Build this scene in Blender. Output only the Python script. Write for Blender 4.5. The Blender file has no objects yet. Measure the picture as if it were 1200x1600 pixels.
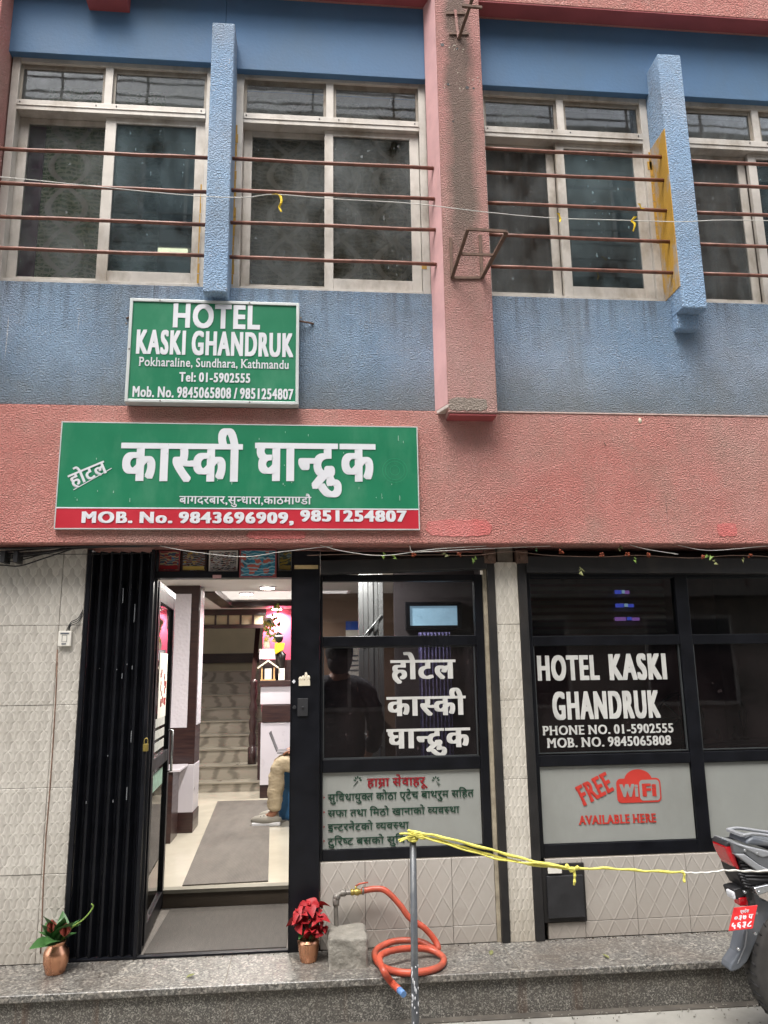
import bpy, math, random
from mathutils import Vector, Matrix
random.seed(7)
PI = math.pi
scene = bpy.context.scene
COL = bpy.context.collection

# ------------------------------------------------------------------ camera
PITCH, YAW, ROLL = math.radians(11.6614), math.radians(5.411), math.radians(-0.84157)
FPX = 1200.0                                  # focal length in pixels of the 1200 x 1600 photograph
CAM = Vector((0, -4.6, 1.49))                 # z = 0 is the top of the front step, y = 0 the shopfront plane
_f = Vector((math.sin(YAW) * math.cos(PITCH), math.cos(YAW) * math.cos(PITCH), math.sin(PITCH)))
_r0 = Vector((math.cos(YAW), -math.sin(YAW), 0)); _u0 = _r0.cross(_f)
_r = math.cos(ROLL) * _r0 + math.sin(ROLL) * _u0
_u = -math.sin(ROLL) * _r0 + math.cos(ROLL) * _u0
cd = bpy.data.cameras.new('camera'); cam = bpy.data.objects.new('camera', cd); COL.objects.link(cam)
cam.matrix_world = Matrix(((_r.x, _u.x, -_f.x, CAM.x), (_r.y, _u.y, -_f.y, CAM.y), (_r.z, _u.z, -_f.z, CAM.z), (0, 0, 0, 1)))
cd.sensor_fit = 'VERTICAL'; cd.sensor_height = 24; cd.lens = 24 * FPX / 1600
cd.clip_start = 0.05; cd.clip_end = 500
scene.camera = cam

# ------------------------------------------------------------------ sky, sun, exposure
SUN_EL, SUN_AZ = math.radians(66), math.radians(205)     # azimuth of the sun, clockwise from +Y
world = bpy.data.worlds.new('World'); scene.world = world; world.use_nodes = True
wn = world.node_tree.nodes; wl = world.node_tree.links
sky = wn.new('ShaderNodeTexSky'); sky.sky_type = 'NISHITA'; sky.sun_disc = False
sky.sun_elevation = SUN_EL; sky.sun_rotation = SUN_AZ; sky.dust_density = 4.0; sky.air_density = 1.0; sky.ozone_density = 1.0
hsv = wn.new('ShaderNodeHueSaturation'); hsv.inputs['Saturation'].default_value = 0.35
wl.new(sky.outputs[0], hsv.inputs['Color']); wl.new(hsv.outputs[0], wn['Background'].inputs[0])
wn['Background'].inputs[1].default_value = 0.15
sl = bpy.data.lights.new('sun', 'SUN'); sl.energy = 0.95; sl.angle = math.radians(28); sl.color = (1, 0.97, 0.93)
sun = bpy.data.objects.new('sun', sl); COL.objects.link(sun)
sd = Vector((math.sin(SUN_AZ) * math.cos(SUN_EL), math.cos(SUN_AZ) * math.cos(SUN_EL), math.sin(SUN_EL)))
sun.rotation_euler = sd.to_track_quat('Z', 'Y').to_euler()
scene.view_settings.view_transform = 'Standard'
try: scene.view_settings.look = 'None'
except Exception: pass
scene.view_settings.gamma = 1; scene.view_settings.use_curve_mapping = False
scene.view_settings.exposure = 1.6
scene.cycles.use_denoising = True
scene.cycles.max_bounces = 8; scene.cycles.transparent_max_bounces = 16
scene.cycles.sample_clamp_indirect = 4

# ------------------------------------------------------------------ helpers
def ray(px, py): return _f + _r * ((px - 600) / FPX) - _u * ((py - 800) / FPX)
def P(px, py, Y=0.0):
    d = ray(px, py); return CAM + d * ((Y - CAM.y) / d.y)
def G(px, py, z=0.0):
    d = ray(px, py); return CAM + d * ((z - CAM.z) / d.z)
def srgb(h):
    h = h.lstrip('#'); o = []
    for i in (0, 2, 4):
        c = int(h[i:i + 2], 16) / 255; o.append(c / 12.92 if c <= 0.04045 else ((c + 0.055) / 1.055) ** 2.4)
    return (*o, 1.0)
def tag(o, label=None, cat=None, group=None, kind=None):
    if label: o['label'] = label
    if cat: o['category'] = cat
    if group: o['group'] = group
    if kind: o['kind'] = kind
    return o
def empty(name, loc, label=None, cat=None, group=None, rz=0):
    o = bpy.data.objects.new(name, None); o.location = loc; o.rotation_euler = (0, 0, rz); COL.objects.link(o)
    o.empty_display_size = 0.1
    return tag(o, label, cat, group)
def origin_of(o):
    v = Vector((0, 0, 0))
    while o is not None: v = v + Vector(o.location); o = o.parent
    return v
def copy_tree(o, parent=None):
    c = o.copy(); COL.objects.link(c)
    if parent is not None: c.parent = parent
    for ch in list(o.children): copy_tree(ch, c)
    return c

class MB:
    def __init__(s): s.v = []; s.f = []; s.sm = []
    def face(s, pts, smooth=False):
        n = len(s.v); s.v += [tuple(p) for p in pts]; s.f.append(tuple(range(n, n + len(pts)))); s.sm.append(smooth)
    def box(s, x0, x1, y0, y1, z0, z1):
        if x0 > x1: x0, x1 = x1, x0
        if y0 > y1: y0, y1 = y1, y0
        if z0 > z1: z0, z1 = z1, z0
        n = len(s.v)
        s.v += [(x0, y0, z0), (x1, y0, z0), (x1, y1, z0), (x0, y1, z0), (x0, y0, z1), (x1, y0, z1), (x1, y1, z1), (x0, y1, z1)]
        for q in ((3, 2, 1, 0), (4, 5, 6, 7), (0, 1, 5, 4), (1, 2, 6, 5), (2, 3, 7, 6), (3, 0, 4, 7)):
            s.f.append(tuple(n + i for i in q)); s.sm.append(False)
        return s
    def prism(s, poly, y0, y1):                        # polygon in XZ, extruded along Y
        k = len(poly); n = len(s.v)
        a = sum(poly[i][0] * poly[(i + 1) % k][1] - poly[(i + 1) % k][0] * poly[i][1] for i in range(k))
        if a < 0: poly = poly[::-1]
        s.v += [(p[0], y0, p[1]) for p in poly] + [(p[0], y1, p[1]) for p in poly]
        s.f.append(tuple(range(n, n + k))); s.f.append(tuple(range(n + 2 * k - 1, n + k - 1, -1)))
        for i in range(k): j = (i + 1) % k; s.f.append((n + j, n + i, n + k + i, n + k + j))
        s.sm += [False] * (k + 2); return s
    def prismz(s, poly, z0, z1):                       # polygon in XY, extruded along Z
        k = len(poly); n = len(s.v)
        a = sum(poly[i][0] * poly[(i + 1) % k][1] - poly[(i + 1) % k][0] * poly[i][1] for i in range(k))
        if a < 0: poly = poly[::-1]
        s.v += [(p[0], p[1], z1) for p in poly] + [(p[0], p[1], z0) for p in poly]
        s.f.append(tuple(range(n, n + k))); s.f.append(tuple(range(n + 2 * k - 1, n + k - 1, -1)))
        for i in range(k): j = (i + 1) % k; s.f.append((n + j, n + i, n + k + i, n + k + j))
        s.sm += [False] * (k + 2); return s
    def tube(s, pts, r, seg=8, closed=False):
        pts = [Vector(p) for p in pts]; m = len(pts); rs = r if isinstance(r, (list, tuple)) else [r] * m
        n = len(s.v); up = None
        for i, p in enumerate(pts):
            t = (pts[(i + 1) % m] - pts[i - 1]) if closed else (pts[min(i + 1, m - 1)] - pts[max(i - 1, 0)])
            t.normalize()
            if up is None:
                up = Vector((0, 0, 1)) if abs(t.z) < 0.9 else Vector((0, 1, 0))
            a = t.cross(up); a.normalize(); b = a.cross(t); b.normalize(); up = b
            for k in range(seg):
                w = 2 * PI * k / seg; s.v.append(tuple(p + (a * math.cos(w) + b * math.sin(w)) * rs[i]))
        for i in range(m if closed else m - 1):
            for k in range(seg):
                a0 = n + i * seg + k; a1 = n + i * seg + (k + 1) % seg; j = (i + 1) % m
                s.f.append((a0, n + j * seg + k, n + j * seg + (k + 1) % seg, a1)); s.sm.append(True)
        if not closed:
            s.f.append(tuple(n + k for k in range(seg))); s.f.append(tuple(n + (m - 1) * seg + k for k in range(seg - 1, -1, -1))); s.sm += [False, False]
        return s
    def lathe(s, prof, c, seg=24, axis='z'):           # prof: (radius, height)
        n = len(s.v)
        for r, h in prof:
            for k in range(seg):
                w = 2 * PI * k / seg
                if axis == 'z': s.v.append((c[0] + r * math.cos(w), c[1] + r * math.sin(w), c[2] + h))
                elif axis == 'y': s.v.append((c[0] + r * math.cos(w), c[1] + h, c[2] + r * math.sin(w)))
                else: s.v.append((c[0] + h, c[1] + r * math.cos(w), c[2] + r * math.sin(w)))
        for i in range(len(prof) - 1):
            for k in range(seg):
                k2 = (k + 1) % seg
                s.f.append((n + i * seg + k, n + i * seg + k2, n + (i + 1) * seg + k2, n + (i + 1) * seg + k)); s.sm.append(True)
        s.f.append(tuple(n + k for k in range(seg - 1, -1, -1))); s.f.append(tuple(n + (len(prof) - 1) * seg + k for k in range(seg))); s.sm += [False, False]
        return s
    def ball(s, c, rx, ry=None, rz=None, seg=12, ring=8):
        ry = ry or rx; rz = rz or rx
        n = len(s.v)
        for i in range(ring + 1):
            t = PI * i / ring
            for k in range(seg):
                w = 2 * PI * k / seg
                s.v.append((c[0] + rx * math.sin(t) * math.cos(w), c[1] + ry * math.sin(t) * math.sin(w), c[2] - rz * math.cos(t)))
        for i in range(ring):
            for k in range(seg):
                k2 = (k + 1) % seg
                s.f.append((n + i * seg + k, n + i * seg + k2, n + (i + 1) * seg + k2, n + (i + 1) * seg + k)); s.sm.append(True)
        return s
    def add(s, verts, faces, smooth=False):
        n = len(s.v); s.v += [tuple(v) for v in verts]
        for f in faces: s.f.append(tuple(n + i for i in f)); s.sm.append(smooth)
        return s
    def build(s, name, mat, parent=None, bevel=0, local=False, label=None, cat=None, group=None, kind=None, origin=None, seg=2):
        off = origin_of(parent) if (parent is not None and not local) else Vector((0, 0, 0))
        o_loc = Vector((0, 0, 0))
        if origin is not None: o_loc = Vector(origin) - off; off = Vector(origin)
        me = bpy.data.meshes.new(name)
        me.from_pydata([(x - off.x, y - off.y, z - off.z) for x, y, z in s.v], [], s.f)
        me.polygons.foreach_set('use_smooth', s.sm); me.update()
        if mat: me.materials.append(mat)
        o = bpy.data.objects.new(name, me); COL.objects.link(o); o.location = o_loc
        if parent is not None: o.parent = parent
        if bevel:
            m = o.modifiers.new('bevel', 'BEVEL'); m.width = bevel; m.segments = seg; m.limit_method = 'ANGLE'; m.angle_limit = math.radians(40)
        return tag(o, label, cat, group, kind)
def box(name, mat, x0, x1, y0, y1, z0, z1, parent=None, **k): return MB().box(x0, x1, y0, y1, z0, z1).build(name, mat, parent, **k)
def spline(pts, n=8):
    pts = [Vector(p) for p in pts]; out = []
    q = [pts[0] * 2 - pts[1]] + pts + [pts[-1] * 2 - pts[-2]]
    for i in range(1, len(q) - 2):
        for k in range(n):
            t = k / n; a, b, c, d = q[i - 1], q[i], q[i + 1], q[i + 2]
            out.append(0.5 * ((2 * b) + (c - a) * t + (2 * a - 5 * b + 4 * c - d) * t * t + (3 * b - a - 3 * c + d) * t ** 3))
    out.append(pts[-1]); return out

# ------------------------------------------------------------------ materials
class NT:
    def __init__(s, name):
        s.m = bpy.data.materials.new(name); s.m.use_nodes = True; s.t = s.m.node_tree; s.b = s.t.nodes['Principled BSDF']
        s.co = None
    def n(s, typ, **k):
        o = s.t.nodes.new(typ)
        for a, b in k.items():
            if a.startswith('i_'): o.inputs[int(a[2:]) if a[2:].isdigit() else a[2:].replace('_', ' ')].default_value = b
            else: setattr(o, a, b)
        return o
    def l(s, a, b): s.t.links.new(a, b)
    def coord(s, scale=(1, 1, 1)):
        if s.co is None: s.co = s.n('ShaderNodeTexCoord').outputs['Object']
        if scale == (1, 1, 1): return s.co
        mp = s.n('ShaderNodeMapping'); mp.inputs['Scale'].default_value = scale; s.l(s.co, mp.inputs[0]); return mp.outputs[0]
    def noise(s, scale, detail=4, rough=0.6, st=(1, 1, 1)):
        o = s.n('ShaderNodeTexNoise'); o.inputs['Scale'].default_value = scale; o.inputs['Detail'].default_value = detail; o.inputs['Roughness'].default_value = rough
        s.l(s.coord(st), o.inputs['Vector']); return o.outputs[0]
    def math(s, op, a, b=None, c=None, clamp=False):
        o = s.n('ShaderNodeMath', operation=op, use_clamp=clamp)
        for i, x in enumerate((a, b, c)):
            if x is None: continue
            if isinstance(x, (int, float)): o.inputs[i].default_value = x
            else: s.l(x, o.inputs[i])
        return o.outputs[0]
    def ramp(s, x, lo, hi):
        o = s.n('ShaderNodeMapRange', clamp=True); s.l(x, o.inputs[0]); o.inputs[1].default_value = lo; o.inputs[2].default_value = hi; return o.outputs[0]
    def mix(s, fac, a, b, mode='MIX'):
        o = s.n('ShaderNodeMix', data_type='RGBA', blend_type=mode)
        if isinstance(fac, (int, float)): o.inputs[0].default_value = fac
        else: s.l(fac, o.inputs[0])
        for i, x in ((6, a), (7, b)):
            if isinstance(x, tuple): o.inputs[i].default_value = x
            else: s.l(x, o.inputs[i])
        return o.outputs[2]
    def bump(s, h, strength=0.5, dist=0.01, prev=None):
        o = s.n('ShaderNodeBump'); o.inputs['Strength'].default_value = strength; o.inputs['Distance'].default_value = dist; s.l(h, o.inputs['Height'])
        if prev is not None: s.l(prev, o.inputs['Normal'])
        return o.outputs[0]
    def xyz(s):
        o = s.n('ShaderNodeSeparateXYZ'); s.l(s.coord(), o.inputs[0]); return o.outputs
def pm(name, c, rough=0.6, metal=0.0, var=0.12, vs=4.0, bump=0.0, bs=60, bd=0.004, c2=None, st=(1, 1, 1), spec=None, coat=0, emit=None, es=0, dirt=None, ds=1.2):
    t = NT(name); c = srgb(c) if isinstance(c, str) else c
    b = t.b; b.inputs['Roughness'].default_value = rough; b.inputs['Metallic'].default_value = metal
    if c2 is None: c2 = (c[0] * (1 - var), c[1] * (1 - var), c[2] * (1 - var), 1); c1 = tuple(min(1, x * (1 + var)) for x in c[:3]) + (1,)
    else: c1 = c; c2 = srgb(c2) if isinstance(c2, str) else c2
    n = t.noise(vs, 5, 0.6, st); f = t.ramp(n, 0.35, 0.65); col = t.mix(f, c2, c1)
    if dirt:
        d = t.ramp(t.noise(ds, 6, 0.65, (1, 1, 0.5)), 0.48, 0.72); col = t.mix(t.math('MULTIPLY', d, dirt[1]), col, srgb(dirt[0]))
    t.l(col, b.inputs['Base Color'])
    r = t.math('ADD', t.math('MULTIPLY', t.math('SUBTRACT', n, 0.5), 0.25), rough, clamp=True); t.l(r, b.inputs['Roughness'])
    if spec is not None: b.inputs['Specular IOR Level'].default_value = spec
    if coat: b.inputs['Coat Weight'].default_value = coat; b.inputs['Coat Roughness'].default_value = 0.1
    if bump: t.l(t.bump(t.noise(bs, 3, 0.6, st), bump, bd), b.inputs['Normal'])
    if emit: b.inputs['Emission Color'].default_value = srgb(emit); b.inputs['Emission Strength'].default_value = es
    return t.m

def stucco(name, c, c_dirt_shade, c_alt, scale=100, strength=1.0, dirt_amt=0.6, streak=0.5, dist=0.010):
    """rough sprayed plaster: crusty relief, worn paint, grime where water runs"""
    t = NT(name); b = t.b; b.inputs['Roughness'].default_value = 0.85; b.inputs['Specular IOR Level'].default_value = 0.25
    fine = t.noise(scale, 2, 0.5, (1, 1, 1.1)); big = t.noise(scale * 0.35, 2, 0.5)
    v = t.n('ShaderNodeTexVoronoi', feature='SMOOTH_F1'); v.inputs['Scale'].default_value = scale * 1.1; t.l(t.coord(), v.inputs['Vector'])
    rid = t.math('ADD', t.ramp(fine, 0.38, 0.66), t.math('MULTIPLY', v.outputs[0], -0.35)); rid = t.math('ADD', rid, t.math('MULTIPLY', big, 0.5))
    alt = t.ramp(t.noise(1.3, 5, 0.6), 0.42, 0.64); col = t.mix(t.math('MULTIPLY', alt, 0.55), srgb(c), srgb(c_alt))
    # relief shading put into the colour: crests lightened, pits darkened
    crest = t.ramp(t.math('MULTIPLY', t.ramp(fine, 0.56, 0.72), t.ramp(t.noise(9, 3), 0.42, 0.6)), 0.1, 0.9)
    col = t.mix(t.math('MULTIPLY', crest, 0.5), col, srgb('#cfc3ba'))
    thin = t.ramp(t.noise(1.0, 2, 0.5, (38, 38, 0.9)), 0.70, 0.74); gate_ = t.ramp(t.noise(2.3, 3), 0.5, 0.62)
    col = t.mix(t.math('MULTIPLY', t.math('MULTIPLY', thin, gate_), 0.55), col, srgb('#4b4a48'))
    thin2 = t.ramp(t.noise(1.0, 2, 0.5, (51, 51, 1.3)), 0.735, 0.76); col = t.mix(t.math('MULTIPLY', t.math('MULTIPLY', thin2, gate_), 0.6), col, srgb('#d9d4cc'))
    fade = t.ramp(t.noise(0.8, 4, 0.55), 0.5, 0.7); col = t.mix(t.math('MULTIPLY', fade, 0.3), col, srgb('#c9bdb6'))
    pit = t.ramp(fine, 0.44, 0.3); col = t.mix(t.math('MULTIPLY', pit, 0.6), col, srgb(c_dirt_shade))
    dn = t.ramp(t.noise(1.7, 7, 0.68, (1, 1, 0.8)), 0.47, 0.68); col = t.mix(t.math('MULTIPLY', dn, dirt_amt), col, srgb(c_dirt_shade))
    sn = t.ramp(t.noise(5.0, 5, 0.7, (1, 1, 0.1)), 0.55, 0.74); col = t.mix(t.math('MULTIPLY', sn, streak), col, srgb(c_dirt_shade))
    t.l(col, b.inputs['Base Color']); t.l(t.bump(rid, strength, dist), b.inputs['Normal'])
    return t
blue_t = stucco('blue_stucco', '#819ab4', '#7a7f80', '#9bb1c6', dirt_amt=0.55, streak=0.5)
# grime rising from the ledge over the beam
def grime_low(t, z0, z1, c, amt):
    z = t.xyz()[2]; h = t.math('ADD', z, t.math('MULTIPLY', t.math('SUBTRACT', t.noise(3.0, 5, 0.7), 0.5), 0.35))
    f = t.math('MULTIPLY', t.ramp(h, z1, z0), amt)
    src = t.b.inputs['Base Color'].links[0].from_socket; col = t.mix(f, src, srgb(c)); t.l(col, t.b.inputs['Base Color'])
grime_low(blue_t, 3.02, 3.42, '#6c6f6b', 0.75)
# run-off stains hanging below the sills
t = blue_t; zz = t.ramp(t.math('ADD', t.xyz()[2], t.math('MULTIPLY', t.noise(6, 3), 0.5)), 3.72, 4.05); ss = t.ramp(t.noise(1.0, 3, 0.6, (16, 16, 0.7)), 0.5, 0.66)
src = t.b.inputs['Base Color'].links[0].from_socket; t.l(t.mix(t.math('MULTIPLY', t.math('MULTIPLY', zz, ss), 0.6), src, srgb('#5f6468')), t.b.inputs['Base Color'])
M = {}
M['blue'] = blue_t.m
M['pink'] = stucco('pink_stucco', '#c27d74', '#a58a7d', '#d1968c', dirt_amt=0.6, streak=0.25).m
col_t = stucco('pink_column_stucco', '#b9867f', '#8d7e71', '#c0928a', dirt_amt=0.5, streak=0.3)
# the dark water stain down the middle of the column
x, y, z = col_t.xyz()
band = col_t.ramp(col_t.math('ABSOLUTE', col_t.math('ADD', col_t.math('SUBTRACT', x, 0.95), col_t.math('MULTIPLY', col_t.math('SUBTRACT', col_t.noise(4, 4), 0.5), 0.12))), 0.11, 0.05)
zz = col_t.ramp(col_t.math('ADD', z, col_t.math('MULTIPLY', col_t.noise(3, 4), 0.6)), 4.0, 4.6)
src = col_t.b.inputs['Base Color'].links[0].from_socket
cc = col_t.mix(col_t.math('MULTIPLY', col_t.math('MULTIPLY', band, zz), 0.8), src, srgb('#6a6258')); col_t.l(cc, col_t.b.inputs['Base Color'])
M['pinkcol'] = col_t.m
M['pinksmooth'] = pm('pink_smooth_paint', '#c99c9a', 0.75, var=0.1, bump=0.25, bs=40, dirt=('#8a7068', 0.5), ds=3)
M['redunder'] = pm('red_painted_soffit', '#96484a', 0.75, var=0.12, bump=0.2, bs=40)
M['bluefin'] = stucco('blue_fin_stucco', '#86a1be', '#7d8286', '#9ab2ca', scale=85, strength=0.8, dirt_amt=0.45, streak=0.35, dist=0.008).m
M['bluelintel'] = pm('blue_smooth_paint_shaded', '#4c6f92', 0.7, var=0.07, vs=2, bump=0.45, bs=45, bd=0.004, dirt=('#4f6678', 0.55), ds=1.4)  # base blue darkened to carry the shadow of the upper band
M['ochre'] = pm('ochre_paint', '#b58a2c', 0.7, var=0.12, bump=0.6, bs=70, dirt=('#8c7a4a', 0.5), ds=6)
M['alu'] = pm('weathered_aluminium', '#bfb9b0', 0.5, 0.15, var=0.12, vs=6, bump=0.1, dirt=('#7b6c58', 0.75), ds=5)
M['alu_dirty'] = pm('stained_aluminium', '#8d8579', 0.55, 0.1, var=0.15, vs=9, dirt=('#5f4a33', 0.8), ds=9)
M['bar'] = pm('brown_painted_steel', '#7b5143', 0.45, 0.1, var=0.2, vs=20, dirt=('#4a3129', 0.6), ds=12)
M['rust'] = pm('rusty_angle_steel', '#6a5448', 0.75, 0.3, var=0.3, vs=30, bump=0.3, bs=90, bd=0.002)
M['black'] = pm('black_paint', (0.0045, 0.005, 0.0075, 1), 0.38, 0.0, var=0.3, vs=8, bump=0.05, bs=20, dirt=('#1c1c1e', 0.35), ds=5, spec=0.3)
M['blackmatt'] = pm('black_shutter_steel', (0.012, 0.011, 0.011, 1), 0.55, 0.0, var=0.3, vs=7, bump=0.3, bs=18, dirt=('#3a342e', 0.6), ds=4)
M['terr'] = None
t = NT('terrazzo'); b = t.b; v = t.n('ShaderNodeTexVoronoi'); v.inputs['Scale'].default_value = 150; t.l(t.coord(), v.inputs['Vector'])
v2 = t.n('ShaderNodeTexVoronoi'); v2.inputs['Scale'].default_value = 85; t.l(t.coord(), v2.inputs['Vector'])
sp = t.n('ShaderNodeSeparateColor'); t.l(v.outputs['Color'], sp.inputs[0]); sp2 = t.n('ShaderNodeSeparateColor'); t.l(v2.outputs['Color'], sp2.inputs[0])
c = t.mix(t.math('POWER', sp.outputs[0], 2.2), srgb('#4c4b48'), srgb('#8e8b84')); c = t.mix(t.math('MULTIPLY', t.ramp(sp2.outputs[1], 0.82, 0.9), 0.45), c, srgb('#b9b2a6')); c = t.mix(t.math('MULTIPLY', t.ramp(sp2.outputs[2], 0.85, 0.9), 0.7), c, srgb('#2b2927'))
dn = t.ramp(t.noise(2.2, 6, 0.7), 0.42, 0.7); c = t.mix(t.math('MULTIPLY', dn, 0.6), c, srgb('#5b5148'))
t.l(c, b.inputs['Base Color']); t.l(t.math('ADD', t.math('MULTIPLY', t.noise(3, 4), 0.35), 0.22), b.inputs['Roughness'])
t.l(t.bump(t.noise(30, 3), 0.12, 0.003), b.inputs['Normal']); M['terr'] = t.m
# riser terrazzo: same chips, old grime and drip marks
t = NT('terrazzo_riser'); b = t.b; v = t.n('ShaderNodeTexVoronoi'); v.inputs['Scale'].default_value = 190; t.l(t.coord(), v.inputs['Vector'])
sp = t.n('ShaderNodeSeparateColor'); t.l(v.outputs['Color'], sp.inputs[0])
c = t.mix(t.math('POWER', sp.outputs[0], 3.0), srgb('#4b4945'), srgb('#a5a198')); dn = t.ramp(t.noise(1.6, 7, 0.7, (1, 1, 2)), 0.4, 0.62); c = t.mix(t.math('MULTIPLY', dn, 0.55), c, srgb('#4d463e'))
z = t.xyz()[2]; c = t.mix(t.math('MULTIPLY', t.ramp(t.math('ADD', z, t.math('MULTIPLY', t.noise(9, 4), 0.08)), -0.02, 0.03), 0.7), c, srgb('#3f362e'))  # shadow line under the nosing, put into the colour
dl = t.ramp(t.noise(7.0, 4, 0.7, (1, 1, 0.05)), 0.58, 0.7); c = t.mix(t.math('MULTIPLY', dl, 0.5), c, srgb('#5a3f2c'))
t.l(c, b.inputs['Base Color']); b.inputs['Roughness'].default_value = 0.6; t.l(t.bump(t.noise(40, 3), 0.25, 0.004), b.inputs['Normal']); M['riser'] = t.m

def tile_mat(name, kind, c1, c2, grime, w, h):
    """glazed wall tile with a pressed pattern: kind 'petal' = overlapping drops, 'diamond' = thin raised lattice"""
    t = NT(name); b = t.b; g = t.n('ShaderNodeNewGeometry'); s_ = t.n('ShaderNodeSeparateXYZ'); t.l(g.outputs['Position'], s_.inputs[0])
    wob = t.n('ShaderNodeTexNoise'); wob.inputs['Scale'].default_value = 5; t.l(g.outputs['Position'], wob.inputs['Vector'])
    u = t.math('DIVIDE', s_.outputs[0], w); vv = t.math('DIVIDE', t.math('ADD', s_.outputs[2], 0.0), h)
    if kind == 'diamond':
        a = t.math('FRACT', t.math('ADD', u, vv)); c_ = t.math('FRACT', t.math('SUBTRACT', u, vv))
        la = t.ramp(t.math('ABSOLUTE', t.math('SUBTRACT', a, 0.5)), 0.5, 0.42); lb = t.ramp(t.math('ABSOLUTE', t.math('SUBTRACT', c_, 0.5)), 0.5, 0.42)
        hgt = t.math('MULTIPLY', la, lb); hgt = t.math('ADD', t.math('MULTIPLY', hgt, -1.0), t.math('MULTIPLY', t.math('ADD', a, c_), 0.12)); lines = t.math('SUBTRACT', 1.0, t.math('MULTIPLY', la, lb))
        tone = t.math('MULTIPLY', lines, 0.3)
    else:
        sn = t.math('MULTIPLY', t.math('SINE', t.math('MULTIPLY', vv, 4 * PI)), 0.075)
        A_ = t.math('ADD', t.math('ADD', u, vv), sn); C_ = t.math('SUBTRACT', t.math('SUBTRACT', u, vv), sn)
        a = t.math('FRACT', A_); c_ = t.math('FRACT', C_)
        ea = t.math('SUBTRACT', 0.5, t.math('ABSOLUTE', t.math('SUBTRACT', a, 0.5))); ec = t.math('SUBTRACT', 0.5, t.math('ABSOLUTE', t.math('SUBTRACT', c_, 0.5)))
        inside = t.math('MINIMUM', ea, ec); hgt = t.math('ADD', t.ramp(inside, 0.0, 0.25), t.math('MULTIPLY', t.math('SUBTRACT', a, c_), 0.25))
        wn_ = t.n('ShaderNodeTexWhiteNoise', noise_dimensions='2D'); cv = t.n('ShaderNodeCombineXYZ')
        t.l(t.math('FLOOR', A_), cv.inputs[0]); t.l(t.math('FLOOR', C_), cv.inputs[1]); t.l(cv.outputs[0], wn_.inputs['Vector'])
        up_ = t.math('MULTIPLY', t.math('ADD', t.math('SUBTRACT', a, c_), 1.0), 0.5)
        tone = t.math('ADD', t.math('MULTIPLY', wn_.outputs[0], 0.30), t.math('MULTIPLY', up_, 0.55)); tone = t.math('MULTIPLY', tone, t.ramp(inside, 0.0, 0.06))
    col = t.mix(tone, srgb(c1), srgb(c2))
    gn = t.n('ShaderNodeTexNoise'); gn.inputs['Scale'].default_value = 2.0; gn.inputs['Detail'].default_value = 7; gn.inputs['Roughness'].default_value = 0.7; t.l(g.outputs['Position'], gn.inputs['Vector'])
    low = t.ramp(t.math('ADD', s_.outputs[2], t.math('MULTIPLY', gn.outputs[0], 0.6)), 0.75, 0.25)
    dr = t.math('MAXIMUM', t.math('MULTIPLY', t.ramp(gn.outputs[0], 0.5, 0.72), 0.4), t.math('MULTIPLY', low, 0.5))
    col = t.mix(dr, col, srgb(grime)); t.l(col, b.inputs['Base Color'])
    b.inputs['Roughness'].default_value = 0.42 if kind == 'diamond' else 0.4
    t.l(t.bump(hgt, 0.3 if kind == 'diamond' else 0.4, 0.006), b.inputs['Normal'])
    return t.m
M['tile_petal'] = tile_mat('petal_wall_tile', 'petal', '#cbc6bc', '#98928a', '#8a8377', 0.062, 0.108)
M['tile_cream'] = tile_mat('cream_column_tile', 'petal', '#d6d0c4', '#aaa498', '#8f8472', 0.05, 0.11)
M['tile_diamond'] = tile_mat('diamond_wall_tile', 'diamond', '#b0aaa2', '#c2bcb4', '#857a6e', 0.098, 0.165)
M['grout'] = pm('dirty_grout', '#6d665c', 0.9, var=0.25, vs=14, bump=0.3)
M['lintel_conc'] = pm('rough_grey_concrete', '#858178', 0.9, var=0.2, vs=9, bump=0.9, bs=26, bd=0.012, dirt=('#5f5a50', 0.6), ds=7)
M['street'] = pm('worn_concrete_street', '#8b8982', 0.85, var=0.12, vs=3, bump=0.4, bs=30, bd=0.006, dirt=('#6b675f', 0.6), ds=2)

def glass(name, tint=(0.5, 0.5, 0.52), refl=0.0, rough=0.02, dirt=0.0, dcol='#9aa0a0', ior=1.5):
    t = NT(name); nt = t.t; nt.nodes.remove(t.b); out = nt.nodes['Material Output']
    tr = t.n('ShaderNodeBsdfTransparent'); tr.inputs[0].default_value = (*tint, 1)
    gl = t.n('ShaderNodeBsdfGlossy'); gl.inputs['Roughness'].default_value = rough
    fr = t.n('ShaderNodeFresnel'); fr.inputs[0].default_value = ior
    g = t.n('ShaderNodeNewGeometry')
    f = t.math('ADD', fr.outputs[0], refl, clamp=True)
    w = t.bump(t.noise(2.5, 2), 0.02, 0.02); t.l(w, gl.inputs['Normal'])
    ms = t.n('ShaderNodeMixShader'); t.l(f, ms.inputs[0]); t.l(tr.outputs[0], ms.inputs[1]); t.l(gl.outputs[0], ms.inputs[2])
    last = ms.outputs[0]
    if dirt:  # dust and spots, plus a painted haze that lightens the panes
        df = t.n('ShaderNodeBsdfDiffuse'); df.inputs[0].default_value = srgb(dcol)
        sm = t.ramp(t.noise(3.0, 7, 0.7, (1, 1, 0.6)), 0.35, 0.75); spots = t.ramp(t.noise(38, 2, 0.5, (1, 1, 0.6)), 0.70, 0.74)
        a = t.math('ADD', t.math('MULTIPLY', sm, dirt), t.math('MULTIPLY', spots, min(.5, dirt * 2.5)), clamp=True)
        m2 = t.n('ShaderNodeMixShader'); t.l(a, m2.inputs[0]); t.l(last, m2.inputs[1]); t.l(df.outputs[0], m2.inputs[2]); last = m2.outputs[0]
    nt.links.new(last, out.inputs[0]); return t.m
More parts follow.
